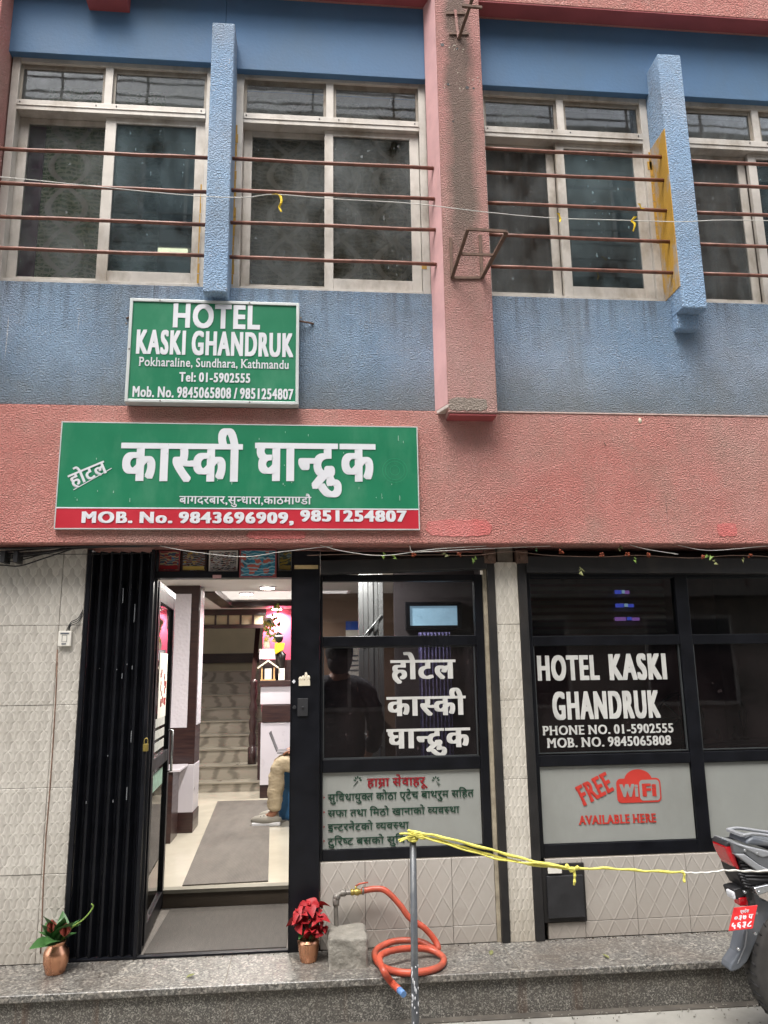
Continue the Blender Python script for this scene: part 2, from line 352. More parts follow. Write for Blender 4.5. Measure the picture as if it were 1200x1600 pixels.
M['glass_up'] = glass('dusty_hazed_window_glass', (0.93, 0.95, 0.95), refl=0.0, dirt=0.38, ior=1.33)
M['glass_up2'] = glass('bluish_window_glass', (0.62, 0.68, 0.71), refl=0.05, dirt=0.32, dcol='#8fa5ab')
M['glass_shop'] = glass('tinted_shop_glass', (0.75, 0.76, 0.78), refl=0.0, dirt=0.008)
M['glass_dark'] = glass('dark_tinted_glass', (0.55, 0.55, 0.57), refl=0.01, dirt=0.05, dcol='#8a7678')  # brownish haze lifts the dark room seen through the pane
M['glass_door'] = glass('door_glass', (0.45, 0.5, 0.5), refl=0.06, dirt=0.02)

M['frost'] = pm('grey_vinyl_film', '#92948f', 0.5, var=0.05, vs=3, dirt=('#7c7b74', 0.4), ds=3)
M['green'] = pm('green_sign_vinyl', '#187350', 0.38, var=0.08, vs=3, dirt=('#4d8a6c', 0.5), ds=5, bump=0.1, bs=2.5, bd=0.02)
M['red'] = pm('red_sign_vinyl', '#b32433', 0.4, var=0.06)
M['white'] = pm('white_vinyl', '#d4d5d9', 0.45, var=0.04)
M['offwhite'] = pm('aged_white_lettering', '#c9c8c3', 0.5, var=0.08, vs=12)
M['txtgreen'] = pm('dark_green_lettering', '#0e3b29', 0.5, var=0.08)
M['txtred'] = pm('dark_red_lettering', '#8c1722', 0.5, var=0.06)
M['wifired'] = pm('red_wifi_vinyl', '#c0392f', 0.5, var=0.08)
M['signframe'] = pm('silver_sign_frame', '#c4c8c6', 0.4, 0.2, var=0.08)
M['copper'] = pm('brushed_copper', '#e0a583', 0.28, 1.0, var=0.12, vs=25, st=(1, 1, 0.2), bump=0.05)
M['leaf'] = pm('green_leaf', '#355a2c', 0.5, var=0.35, vs=14)
M['leaf2'] = pm('yellow_green_leaf', '#6f8a3a', 0.5, var=0.3, vs=14)
M['petal'] = pm('crimson_bract', '#94121a', 0.6, var=0.25, vs=16)
M['bud'] = pm('dusty_pink_bud', '#a8584b', 0.6, var=0.3, vs=18)
M['hose'] = pm('orange_rubber_hose', '#b04c36', 0.42, var=0.22, vs=14, dirt=('#6e4a3c', 0.7), ds=7, bump=0.15, bs=90)
M['hoseblue'] = pm('blue_hose_end', '#5f86b8', 0.5)
M['galv'] = pm('galvanised_pipe', '#77726b', 0.5, 0.4, var=0.25, vs=25)
M['brass'] = pm('brass_valve', '#9c8a4a', 0.4, 0.6, var=0.2)
M['poletop'] = pm('dark_steel_pole', '#54575b', 0.4, 0.35, var=0.2, vs=14, dirt=('#8a8a86', 0.6), ds=9)
M['rope'] = pm('yellow_plastic_rope', '#dcd365', 0.55, var=0.15, vs=40, bump=0.5, bs=120, bd=0.002)
M['ropew'] = pm('white_plastic_string', '#cfcdc6', 0.55, var=0.1)
M['wire'] = pm('black_cable', (0.01, 0.01, 0.011, 1), 0.5)
M['marigold'] = pm('dried_marigold', '#7d3a20', 0.8, var=0.3)
M['dryleaf'] = pm('dry_leaf', '#6d6f45', 0.8, var=0.3)
M['curtain_green'] = None
def curtain_mat(name, base, patt, dark, sc=2.6):
    t = NT(name); b = t.b; b.inputs['Roughness'].default_value = 0.9; x, y, z = t.xyz()
    # big interlacing ogee bands
    def ogee(phase):
        s1 = t.math('MULTIPLY', t.math('SINE', t.math('MULTIPLY', t.math('ADD', z, phase), 2 * PI / 0.62)), 0.12)
        fx = t.math('SUBTRACT', t.math('FRACT', t.math('DIVIDE', t.math('ADD', x, s1), 0.36)), 0.5)
        return t.ramp(t.math('ABSOLUTE', fx), 0.075, 0.05)
    bands = t.math('MAXIMUM', ogee(0.0), ogee(0.31))
    vv = t.n('ShaderNodeTexVoronoi', feature='DISTANCE_TO_EDGE'); vv.inputs['Scale'].default_value = 26; t.l(t.coord((1, 0.2, 1)), vv.inputs['Vector'])
    lace = t.ramp(vv.outputs[0], 0.09, 0.03)
    w = t.n('ShaderNodeTexWave', wave_type='RINGS'); w.inputs['Scale'].default_value = 9; w.inputs['Distortion'].default_value = 6; t.l(t.coord(), w.inputs['Vector'])
    lace = t.math('MAXIMUM', lace, t.ramp(w.outputs[1], 0.55, 0.8))
    c = t.mix(t.math('MULTIPLY', lace, 0.8), srgb(dark), srgb(patt)); c = t.mix(bands, c, srgb(base)); t.l(c, b.inputs['Base Color'])
    return t.m
M['curtain_green'] = curtain_mat('green_ogee_curtain', '#e2dacb', '#d6d8b4', '#557a42')
M['curtain_beige'] = curtain_mat('beige_ogee_curtain', '#d0c6b4', '#b5ad96', '#857e6a')
M['curtain_plain'] = pm('brown_plain_curtain', '#a09288', 0.9, var=0.15, vs=3, st=(4, 1, 0.2))
M['curtain_purple'] = pm('purple_lace_curtain', '#8580b4', 0.8, var=0.1, c2='#4a4570', vs=30)
M['roomwall'] = pm('room_wall', '#8a8378', 0.9, var=0.1)
M['maroon'] = pm('maroon_room_wall', '#b88a8a', 0.8, var=0.12)
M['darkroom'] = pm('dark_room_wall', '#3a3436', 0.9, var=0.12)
M['lobbywhite'] = pm('lobby_white_paint', '#d4cfca', 0.7, var=0.03)
M['panelwhite'] = pm('white_laminate', '#cfcad2', 0.3, var=0.03, coat=0.3)
M['bead'] = None
t = NT('white_textured_laminate'); t.b.inputs['Base Color'].default_value = srgb('#d8d3dc'); t.b.inputs['Roughness'].default_value = 0.25
bk = t.n('ShaderNodeTexVoronoi'); bk.inputs['Scale'].default_value = 34; t.l(t.coord(), bk.inputs['Vector']); t.l(t.bump(bk.outputs[0], 0.5, 0.01), t.b.inputs['Normal']); M['bead'] = t.m
M['wood'] = pm('dark_brown_laminate', '#3b2420', 0.35, var=0.1, c2='#28171a', vs=6, st=(1, 1, 9), coat=0.3)
M['woodred'] = pm('turned_dark_wood', '#32191a', 0.55, var=0.2, vs=8, coat=0.4)
M['marble'] = None
t = NT('grey_marble'); b = t.b; w = t.n('ShaderNodeTexWave'); w.inputs['Scale'].default_value = 2.2; w.inputs['Distortion'].default_value = 9; w.inputs['Detail'].default_value = 5; t.l(t.coord((0.6, 1, 1.6)), w.inputs['Vector'])
c = t.mix(t.ramp(w.outputs[1], 0.55, 0.95), srgb('#9d968a'), srgb('#7a746a')); t.l(c, b.inputs['Base Color']); b.inputs['Roughness'].default_value = 0.35; M['marble'] = t.m
M['floor'] = pm('glossy_cream_floor', '#bdb7a9', 0.15, var=0.05, vs=3)
M['mat'] = None
t = NT('ribbed_grey_mat'); b = t.b; b.inputs['Roughness'].default_value = 0.8
n1 = t.noise(9, 5, 0.7, (1, 0.25, 1)); c = t.mix(t.ramp(n1, 0.3, 0.7), srgb('#5d5854'), srgb('#726c66')); wv = t.n('ShaderNodeTexWave'); wv.inputs['Scale'].default_value = 32; t.l(t.coord(), wv.inputs['Vector'])
c = t.mix(t.math('MULTIPLY', wv.outputs[1], 0.35), c, srgb('#4d4945')); t.l(c, b.inputs['Base Color']); t.l(t.bump(wv.outputs[1], 0.4, 0.003), b.inputs['Normal']); M['mat'] = t.m
M['nosing'] = pm('grey_stone_edge', '#7c786c', 0.5, var=0.1)
M['riserbrown'] = pm('brown_stone_riser', '#4b4238', 0.5, var=0.15)
M['beige'] = pm('beige_wall', '#b8ab8f', 0.85, var=0.06)
M['pinkcloth'] = pm('pink_wall', '#d0506f', 0.8, var=0.08)
M['khaki'] = pm('khaki_trousers', '#a2947c', 0.85, var=0.15, vs=9, bump=0.7, bs=14, bd=0.02)
M['skin'] = pm('skin', '#8c5f48', 0.55, var=0.08)
M['hair'] = pm('black_hair', (0.01, 0.009, 0.008, 1), 0.5)
M['jacket'] = pm('dark_jacket', '#1c1f26', 0.8, var=0.2, vs=6, bump=0.5, bs=12, bd=0.02)
M['shirt'] = pm('grey_shirt', '#7a7d84', 0.8, var=0.1)
M['shoe'] = pm('grey_sneaker', '#8d8980', 0.7, var=0.15)
M['sofa'] = pm('teal_blue_upholstery', '#1d4f78', 0.6, var=0.12, bump=0.3, bs=60)
M['laptop'] = pm('grey_laptop', '#6c6c70', 0.35, 0.5)
M['pine'] = pm('pale_pine', '#c29a66', 0.6, var=0.12, vs=8, st=(1, 1, 6))
M['yellow'] = pm('yellow_cloth', '#e0bd1c', 0.7, var=0.12)
M['stat'] = pm('black_statue', '#15110f', 0.4, var=0.2)
M['ceramic'] = pm('cream_ceramic', '#d9cfb8', 0.4, var=0.06)
M['gold'] = pm('pale_gold_flower', '#cbb35a', 0.6, var=0.2)
M['paper'] = pm('white_paper', '#dad6cc', 0.6, var=0.04)
M['dark'] = pm('black_plastic', (0.02, 0.02, 0.022, 1), 0.5, var=0.25, vs=12)
M['redlens'] = pm('red_tail_lens', '#c01722', 0.12, var=0.2, vs=9, coat=0.6)
M['grey1'] = pm('light_grey_fairing', '#8f9194', 0.35, var=0.06, coat=0.4)
M['grey2'] = pm('mid_grey_fairing', '#606265', 0.4, var=0.08, coat=0.2)
M['grey3'] = pm('dusty_grey_plastic', '#5d6269', 0.5, var=0.12, vs=6, dirt=('#8b8a86', 0.4), ds=8)
M['chrome'] = pm('bright_metal', '#b9bbbd', 0.2, 0.8, var=0.08)
M['platered'] = pm('red_number_plate', '#d02a2c', 0.4, var=0.06)
M['tyre'] = pm('dusty_tyre_rubber', '#3b3937', 0.85, var=0.3, vs=9, bump=0.2)
M['lamp'] = pm('lit_downlight', '#ffffff', 0.5, var=0, emit='#fff6ec', es=14)
M['tubelit'] = pm('lit_fluorescent_tube', '#ffffff', 0.5, var=0, emit='#fff3c4', es=1.2)
M['coollit'] = pm('lit_transom_glass', '#8fb6cc', 0.3, var=0.3, vs=3, emit='#a9cde2', es=0.2)
M['refl_blue'] = pm('blue_neon_reflection', '#2f49d8', 0.3, var=0, emit='#4b5ad0', es=0.25)  # glow imitating blue neon reflected in the glass
M['refl_purple'] = pm('purple_neon_reflection', '#8a4ac0', 0.3, var=0, emit='#9a6ab8', es=0.22)  # purple counterpart of the imitated neon reflection
M['blind'] = pm('brown_blind_slat', '#8a7a70', 0.6, var=0.15)
M['oppwall'] = pm('opposite_wall_plaster', '#958d82', 0.85, var=0.12, vs=1)
M['oppglass'] = pm('opposite_dark_window', (0.02, 0.025, 0.03, 1), 0.1, var=0.1)
def art(name, cs, scale):
    t = NT(name); b = t.b; b.inputs['Roughness'].default_value = 0.5
    v = t.n('ShaderNodeTexVoronoi'); v.inputs['Scale'].default_value = scale; t.l(t.coord(), v.inputs['Vector']); s_ = t.n('ShaderNodeSeparateColor'); t.l(v.outputs['Color'], s_.inputs[0])
    w = t.n('ShaderNodeTexWave', wave_type='RINGS'); w.inputs['Scale'].default_value = scale * 0.4; w.inputs['Distortion'].default_value = 10; t.l(t.coord(), w.inputs['Vector'])
    c = t.mix(t.ramp(s_.outputs[0], 0.4, 0.6), srgb(cs[0]), srgb(cs[1])); c = t.mix(t.ramp(s_.outputs[1], 0.7, 0.8), c, srgb(cs[2])); c = t.mix(t.ramp(w.outputs[1], 0.75, 0.85), c, srgb(cs[3])); t.l(c, b.inputs['Base Color']); return t.m

# ------------------------------------------------------------------ lettering
_gc = {}
def _raw(s):
    c = bpy.data.curves.new('g', 'FONT'); c.body = s; c.size = 1; c.resolution_u = 4
    o = bpy.data.objects.new('g', c); COL.objects.link(o); bpy.context.view_layer.update()
    me = bpy.data.meshes.new_from_object(o.evaluated_get(bpy.context.evaluated_depsgraph_get()))
    vs = [(v.co.x, v.co.y) for v in me.vertices]; fs = [tuple(p.vertices) for p in me.polygons]
    bpy.data.objects.remove(o); bpy.data.curves.remove(c); bpy.data.meshes.remove(me); return vs, fs
def glyph(ch):
    if ch in _gc: return _gc[ch]
    if ch == ' ': r = ([], [], 0.27)
    else:
        vs, fs = _raw(ch); v2, _ = _raw(ch + '|'); v3, _ = _raw('|')
        adv = 0.265 if ch == 'ि' else max(x for x, y in v2) - max(x for x, y in v3); r = (vs, fs, adv)
    _gc[ch] = r; return r
def clip(vs, fs, xc):
    """keep the part of a filled outline left of x = xc"""
    nv, nf = [], []
    for f in fs:
        poly = [vs[i] for i in f]; out = []
        for i in range(len(poly)):
            a, b = poly[i], poly[(i + 1) % len(poly)]
            if a[0] <= xc: out.append(a)
            if (a[0] <= xc) != (b[0] <= xc):
                t_ = (xc - a[0]) / (b[0] - a[0]); out.append((xc, a[1] + t_ * (b[1] - a[1])))
        if len(out) > 2: nf.append(tuple(range(len(nv), len(nv) + len(out)))); nv += out
    return nv, nf
FEET = {'H': 'lbrbltrt', 'P': 'lblt', 'N': 'lbltrt', 'E': 'lblt', 'M': 'lbrbltrt', 'B': 'lblt', 'A': 'lbrb', 'V': 'ltrt', 'I': 'mbmt', 'L': 'lblt', 'R': 'lbrblt', 'F': 'lblt', 'K': 'lbltrbrt', '1': 'mb', 'T': 'mb', 'S': '', 'h': 'lbrb', 'k': 'lbrb', 'n': 'lbrb', 'r': 'lb', 'l': 'mb', 'i': 'mb', 'm': 'lbrb'}
def layout(s, serif=0.0, gap=0.0):
    """string -> verts, faces. {x} = half form of x; ~ after a consonant adds the lower-left ra stroke"""
    V_, F_ = [], []; x = 0; i = 0; last = (0, 0); q_ = [0]
    def put(vs, fs, dx, dy=0):
        n = len(V_); q_[0] = (q_[0] + 1) % 4; V_.extend((a + dx, b + dy, q_[0] * 0.00003) for a, b in vs); F_.extend(tuple(n + k for k in f) for f in fs)
    while i < len(s):
        ch = s[i]
        if ch == '{':
            g = s[i + 1]; vs, fs, adv = glyph(g)
            cut = adv - 0.19 if g != 'क' else adv * 0.68
            vs, fs = clip(vs, fs, cut); put(vs, fs, x); x += cut - 0.005; i += 3; continue
        if ch == '~':
            x0, a_ = last; xr = x0 + a_ * 0.5; put([(xr, 0.17), (xr - 0.26, -0.06), (xr - 0.23, -0.13), (xr + 0.03, 0.08)], [(0, 1, 2, 3)], 0); i += 1; continue
        vs, fs, adv = glyph(ch); put(vs, fs, x)
        if serif and vs and ch in FEET:
            l, r = min(a for a, b in vs) + x, max(a for a, b in vs) + x; b0, t0 = min(b for a, b in vs), max(b for a, b in vs); sw = 0.075; k = FEET[ch]
            for q in range(0, len(k), 2):
                cx = {'l': l + 0.035, 'r': r - 0.035, 'm': (l + r) / 2}[k[q]]; z0 = b0 if k[q + 1] == 'b' else t0 - serif
                put([(cx - sw, z0), (cx + sw, z0), (cx + sw, z0 + serif), (cx - sw, z0 + serif)], [(0, 1, 2, 3)], 0)
            adv += 0.03
        if adv > 0.05: last = (x, adv)
        x += adv + (gap if ch != ' ' else 0); i += 1
    return V_, F_
def text(s, mat, parent, Y, x0, x1, z0, z1, smear=0.05, vs_=0.012, n=4, serif=0.0, gap=0.0, rot=0.0, name='lettering', label=None, slope=0.0, frame=None):
    """bold flat lettering: x0..x1 is the ink width, z0 the baseline and z1 the cap / head line"""
    deva = any('\u0900' <= c <= '\u097f' for c in s)
    smear *= .72 if deva else 1.0; vs_ = vs_ if deva else vs_ * 1.6; V_, F_ = layout(s, serif, gap + smear * 1.5)
    cap = 0.62 if deva else max(b for a, b in glyph('H')[0])
    if deva: kk = glyph('क')[0]; cap = max(b for a, b in kk)
    xa, xb = min(v[0] for v in V_) - smear, max(v[0] for v in V_) + smear
    sx, sz = (x1 - x0) / (xb - xa), (z1 - z0) / cap
    m = MB(); lay = 0
    cx, cz = (x0 + x1) / 2, (z0 + z1) / 2; cr, sr = math.cos(rot), math.sin(rot)
    for k in range(-n, n + 1):
        for q in ((-1, 1) if vs_ else (0,)):
            pts = []
            for a, b, d_ in V_:
                X = x0 + (a + smear * k / n - xa) * sx; Z = z0 + (b + vs_ * q) * sz
                Z += (X - x0) * slope
                if rot: dx, dz = X - cx, Z - cz; X, Z = cx + dx * cr - dz * sr, cz + dx * sr + dz * cr
                pts.append((X, Y - 0.00012 * lay - d_, Z) if frame is None else frame(X, Z, -0.00012 * lay - d_))
            m.add(pts, F_); lay += 1
    return m.build(name, mat, parent, label=label)
def text_px(s, mat, parent, Y, xa, xb, yb, yh, **k):
    """same, with the ink box read off the photograph on the plane y = Y"""
    mx = (xa + xb) / 2
    return text(s, mat, parent, Y, P(xa, (yb + yh) / 2, Y).x, P(xb, (yb + yh) / 2, Y).x, P(mx, yb, Y).z, P(mx, yh, Y).z, **k)

# ================================================================== ground and street
XL, XR = -5.5, 6.5
MB().box(-60, 60, -60, 12, -0.6, -0.205).build('street', M['street'], kind='structure')
nl, nr = Vector((XL, -0.37)), Vector((XR, -0.47))
m = MB(); m.prismz([(XL, -0.385), (XR, -0.465), (XR, 0.0), (XL, 0.0)], -0.035, 0.0)
step = m.build('front_step', M['terr'], kind='structure', bevel=0.006, seg=3)
m = MB(); m.prismz([(XL, -0.36), (XR, -0.44), (XR, 0.0), (XL, 0.0)], -0.3, -0.036); m.build('step_riser', M['riser'], kind='structure')
m = MB(); m.prismz([(XL, -0.36), (XR, -0.44), (XR, -0.50), (XL, -0.41)], -0.22, -0.2)
m.build('gutter_strip', pm('dark_gutter', '#4a453e', 0.8, var=0.3, vs=9, bump=0.4), kind='structure')  # darker strip along the foot of the step

# ================================================================== the building across the narrow street
OB = empty('opposite_building', (0, -9.0, -.2), 'plain plastered building across the street with rows of dark windows, behind the viewer', 'building')
box('wall', M['oppwall'], -14, 14, -11, -9.0, -.2, 12.5, OB)
for j in range(4):
    box('balcony_slab', M['lintel_conc'], -14, 14, -9.0, -8.3, 2.7 + j * 3, 2.85 + j * 3, OB)
    for i in range(9):
        X = -12.6 + i * 3.1; f = box('window', M['alu'], X, X + 1.7, -8.99, -8.93, 3.5 + j * 3 - 3 + .3, 5.1 + j * 3 - 3 + .3, OB)
        box('pane', M['oppglass'], X + .07, X + .82, -8.929, -8.925, 3.57 + j * 3 - 2.7, 5.03 + j * 3 - 2.7, f); box('pane', M['oppglass'], X + .88, X + 1.63, -8.929, -8.925, 3.57 + j * 3 - 2.7, 5.03 + j * 3 - 2.7, f)
    m = MB()
    for q in range(3): m.tube([(-14, -8.33, 3.1 + q * .3 + j * 3), (14, -8.33, 3.1 + q * .3 + j * 3)], .02, 6)
    for q in range(19): m.box(-14 + q * 1.55, -13.96 + q * 1.55, -8.35, -8.31, 2.85 + j * 3, 3.75 + j * 3)
    m.build('railing', M['rust'], OB)

# ================================================================== the hotel building
B = empty('hotel_building', (0, 0, 0), 'blue and pink rough plastered hotel facade with shopfront below and barred windows above', 'building')
YB, YW, YC = -0.15, -0.13, -0.27                 # faces of the beam, of the blue wall, of the column
box('beam', M['pink'], XL, XR, YB, 0.28, 2.222, 3.05, B, bevel=0.008)
def blob_patch(px0, px1, py0, py1, mat, nm='patch', Y=YB):
    a, b = P(px0, py0, Y), P(px1, py1, Y); cx, cz, hx, hz = (a.x + b.x) / 2, (a.z + b.z) / 2, abs(b.x - a.x) / 2, abs(a.z - b.z) / 2; pts = []
    for k in range(46):
        w = 2 * PI * k / 46; c, s = math.cos(w), math.sin(w); q = (abs(c) ** 5 + abs(s) ** 5) ** (-.2); j = 1 + random.uniform(-.05, .05); pts.append((cx + hx * c * q * j, cz + hz * s * q * (1 + random.uniform(-.14, .1))))
    m = MB(); m.prism(pts, Y - .0022, Y + .02); return m.build(nm, mat, B, bevel=.001)
blob_patch(667, 768, 838, 812, stucco('fresh_red_paint', '#c26a66', '#a06a62', '#c87872', dirt_amt=.3, streak=.2, strength=.5).m)
blob_patch(385, 478, 842, 829, bpy.data.materials['fresh_red_paint'])
blob_patch(1122, 1150, 838, 818, bpy.data.materials['fresh_red_paint'])
box('ledge_line', pm('pale_paint_edge', '#c3a9a0', 0.7, var=0.2, vs=20), 1.11, XR, YB - 0.004, YB + 0.02, 3.046, 3.054, B)
XC0, XC1 = 0.80, 1.107
box('wall_panel', M['blue'], XL, XC0 - 0.02, YW, 0.1, 3.052, 3.842, B, bevel=0.006)
box('wall_panel', M['blue'], XC1 - 0.02, XR, YW, 0.1, 3.052, 3.842, B, bevel=0.006)
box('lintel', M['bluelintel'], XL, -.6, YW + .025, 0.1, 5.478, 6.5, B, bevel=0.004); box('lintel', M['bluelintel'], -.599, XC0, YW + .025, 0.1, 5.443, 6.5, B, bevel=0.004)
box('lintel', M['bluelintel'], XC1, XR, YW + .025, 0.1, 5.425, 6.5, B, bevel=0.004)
# top band of the storey above
m = MB(); m.prism([(XC1, 5.965), (XR, 5.965), (XR, 7.2), (XC1, 7.2)], -0.255, -0.10); m.build('upper_band', M['pink'], B, bevel=0.004)
m = MB(); m.prism([(XC1, 5.955), (XR, 5.955), (XR, 5.964), (XC1, 5.964)], -0.252, -0.131); m.build('soffit', M['redunder'], B)
m = MB(); m.prism([(XL, 6.01), (XC0, 6.01), (XC0, 7.2), (XL, 7.2)], -0.255, -0.10); m.build('upper_band', M['pink'], B, bevel=0.004)
m = MB(); m.prism([(XL, 6.0), (XC0, 6.0), (XC0, 6.009), (XL, 6.009)], -0.252, -0.131); m.build('soffit', M['redunder'], B)
a, b_ = P(132, 12, -0.2), P(197, 13, -0.2); box('corbel', M['redunder'], a.x, b_.x, -0.22, -0.1, 5.83, 6.02, B, bevel=0.004)
box('column', M['pinkcol'], XC0 + 0.008, XC1, YC, 0.1, 2.998, 7.2, B, bevel=0.005)
box('column_foot', M['redunder'], XC0 + 0.015, XC1 - 0.005, YC + 0.006, YB - 0.002, 2.985, 2.997, B)
box('column', M['pink'], -2.35, -1.985, YC, 0.1, 2.998, 7.2, B, bevel=0.005)
box('column', M['pink'], 4.85, 5.2, YC, 0.1, 2.998, 7.2, B, bevel=0.005)
# holes and fresh chips in the column
m = MB()
for px, py, r in ((691, 70, .013), (714, 76, .008), (700, 132, .009), (730, 137, .012), (740, 138, .008), (708, 190, .006)):
    c = P(px, py, YC); m.lathe([(r, -0.0015), (r, 0.004)], c, 7, 'y')
m.build('drill_hole', M['dark'], B)
m = MB()
for k in range(26):
    px, py = random.choice(((702, 134), (724, 141), (712, 78), (722, 110), (738, 125), (704, 74)));
    c = P(px + random.uniform(-12, 12), py + random.uniform(-4, 4), YC); m.ball((c.x, c.y, c.z), random.uniform(.002, .006), .003, random.uniform(.002, .005), 6, 4)
m.build('plaster_chip', pm('broken_plaster', '#d8cfc0', 0.9, var=0.2), B, kind='stuff')
blob_patch(702, 760, 641, 622, stucco('bare_cement', '#94867a', '#6f665c', '#a3968a', dirt_amt=.6, streak=.2).m, 'cement_patch', YC)
# slim fins between the windows
def fin(x0, x1, z0, z1, y):
    return box('fin', M['bluefin'], x0, x1, y, 0.05, z0, z1, B, bevel=0.008)
fin(-0.665, -0.52, 3.735, 5.64, -0.27)
f2 = fin(2.335, 2.50, 3.72, 5.60, -0.28)
box('fin_foot', M['bluefin'], 2.335, 2.485, -0.19, -0.1, 3.62, 3.72, B, bevel=0.006)
box('paint_patch', pm('worn_ochre_paint', '#b58a2c', 0.75, var=0.15, bump=0.6, bs=70, dirt=('#8ba1b8', 1.0), ds=7), 2.332, 2.34, -0.276, -0.04, 3.87, 5.02, B, bevel=0.003)
fin(4.0, 4.16, 3.73, 5.62, -0.27)
# splayed smooth return on the left of the column
m = MB(); m.prismz([(0.750, YW - .001), (0.803, YC + .001), (0.8075, YC + .004), (0.8075, YW + .02), (0.750, YW + .02)], 3.052, 7.2); m.build('column_return', M['pinksmooth'], B, bevel=.008, seg=4)
m = MB(); m.prismz([(0.750, YW), (0.803, YC), (0.81, YC), (0.81, YW + .02), (0.750, YW + .02)], 3.03, 3.051); m.build('return_foot', pm('white_paint_rim', '#c9bdb4', .8, var=.2, vs=20), B, bevel=.003)

# ---------------------------------------------------------------- upper windows
def window(x0, x1, ztop, zbot, mull, sashes, zt0=5.085, zt1=5.16, rows=None, yf=-0.06):
    """aluminium window: fixed lights above a transom, two sliding sashes below"""
    fw = 0.05
    m = MB()
    m.box(x0, x0 + fw, yf, 0.06, zbot, ztop); m.box(x1 - fw, x1, yf, 0.06, zbot, ztop)
    m.box(x0 + fw + .001, x1 - fw - .001, yf + .002, 0.06, ztop - 0.05, ztop); m.box(x0 + fw + .001, x1 - fw - .001, yf + .002, 0.06, zbot, zbot + 0.035)
    m.box(x0 + fw + .001, x1 - fw - .001, yf - .004, 0.05, zt0, zt1); m.box(x0 + fw + .001, x1 - fw - .001, yf - .009, yf - .004, zt0 + .03, zt0 + .038)
    m.box(mull - 0.025, mull + 0.025, yf + .004, 0.05, zt1 + .001, ztop - .051)
    w = m.build('window', M['alu'], B, bevel=0.002)
    for a, b in ((x0 + fw, mull - 0.025), (mull + 0.025, x1 - fw)):
        g = MB(); g.box(a, a + .018, yf + .02, yf + .035, zt1, ztop - .05); g.box(b - .018, b, yf + .02, yf + .035, zt1, ztop - .05)
        g.box(a + .0185, b - .0185, yf + .022, yf + .035, zt1, zt1 + .018); g.box(a + .0185, b - .0185, yf + .022, yf + .035, ztop - .085, ztop - .05)
        g.build('bead', M['alu_dirty'], w)
        box('pane', M['glass_up'], a + .002, b - .002, yf + .028, yf + .032, zt1 + .002, ztop - .052, w)
    for (a, b, yy, gm, lft, rgt) in sashes:
        s = MB(); z0, z1 = zbot + .036, zt0 - .002
        s.box(a, a + lft, yy, yy + .03, z0, z1); s.box(b - rgt, b, yy, yy + .03, z0, z1)
        s.box(a + lft + .0005, b - rgt - .0005, yy + .001, yy + .03, z0, z0 + .085 if yy < 0 else z0 + .05); s.box(a + lft + .0005, b - rgt - .0005, yy + .001, yy + .03, z1 - .04, z1)
        s.build('sash', M['alu'], w, bevel=0.0015)
        box('pane', gm, a + lft - .002, b - rgt + .002, yy + .012, yy + .016, z0 + .04, z1 - .03, w)
    s = MB()
    for px in (x0 + fw + .02, x1 - fw - .03, mull - .07, mull + .06): s.lathe([(.005, -0.003), (.005, 0.001)], (px, yf - .004, zt1 - .02), 6, 'y')
    s.build('rivet', M['dark'], w)
    return w
window(-1.975, -0.668, 5.495, 3.862, -1.355, [(-1.925, -1.30, 0.012, M['glass_up'], .06, .055), (-1.365, -0.722, -0.032, M['glass_up2'], .068, .06)])
window(-0.522, 0.758, 5.47, 3.857, 0.103, [(-0.47, 0.125, 0.012, M['glass_up'], .055, .055), (0.068, 0.705, -0.032, M['glass_up'], .058, .062)], zt0=5.07, zt1=5.145)
window(1.112, 2.333, 5.44, 3.858, 1.705, [(1.09, 1.66, 0.012, M['glass_up'], .04, .055), (1.66, 2.285, -0.032, M['glass_up2'], .06, .07)], zt0=5.06, zt1=5.14)
window(2.502, 3.80, 5.44, 3.855, 3.14, [(2.52, 3.06, 0.012, M['glass_up'], .04, .055), (3.06, 3.76, -0.032, M['glass_up2'], .06, .07)], zt0=5.05, zt1=5.13)
# orange stains where the frames meet the fins
m = MB()
for x0, z0, z1, w in ((-0.735, 3.9, 4.6, .014), (-0.520, 3.9, 5.05, .018), (2.315, 4.3, 5.0, .03), (2.30, 4.86, 4.93, .05), (0.70, 4.05, 4.09, .035)):
    k = int((z1 - z0) / .07) + 1
    for i in range(k):
        zz0 = z0 + (z1 - z0) * i / k; m.box(x0, x0 + w * random.uniform(.4, 1), -0.0625, -0.061, zz0, zz0 + (z1 - z0) / k * random.uniform(.9, 1.0))
m.build('paint_smear', M['ochre'], B, kind='stuff')

# security bars
def grille(xa, xb, zs, label, zs2=None, ends=False):
    g = empty('window_grille', ((xa + xb) / 2, -0.2, min(zs)), label, 'window bars', 'security bars across the upper windows')
    for i, z in enumerate(zs):
        z2 = (zs2 or zs)[i]; mb = MB(); n = 6
        mb.tube([(xa + (xb - xa) * k / n, -0.2 + random.uniform(-.002, .002), z + (z2 - z) * k / n + random.uniform(-.002, .002)) for k in range(n + 1)], 0.012, 8)
        mb.build('bar', M['bar'], g)
        if ends: box('end_plate', M['bar'], xb - .012, xb + .004, -0.215, -0.185, z2 - .035, z2 + .03, g)
    if ends: box('tie_rod', M['rust'], xb - .006, xb + .0, -0.186, -0.182, min(zs) - .03, max(zs) + .02, g)
grille(-1.985, -0.664, [4.689, 4.451, 4.227, 4.016], 'four brown bars over the leftmost window with the green ogee curtain', [4.692, 4.45, 4.223, 4.012])
grille(-0.522, 0.774, [4.695, 4.47, 4.248, 4.009], 'four brown bars between the left blue fin and the wide pink column')
grille(1.107, 2.37, [4.858, 4.68, 4.457, 4.229, 4.006], 'five brown bars right of the pink column, ending on the ochre painted fin side', ends=True)
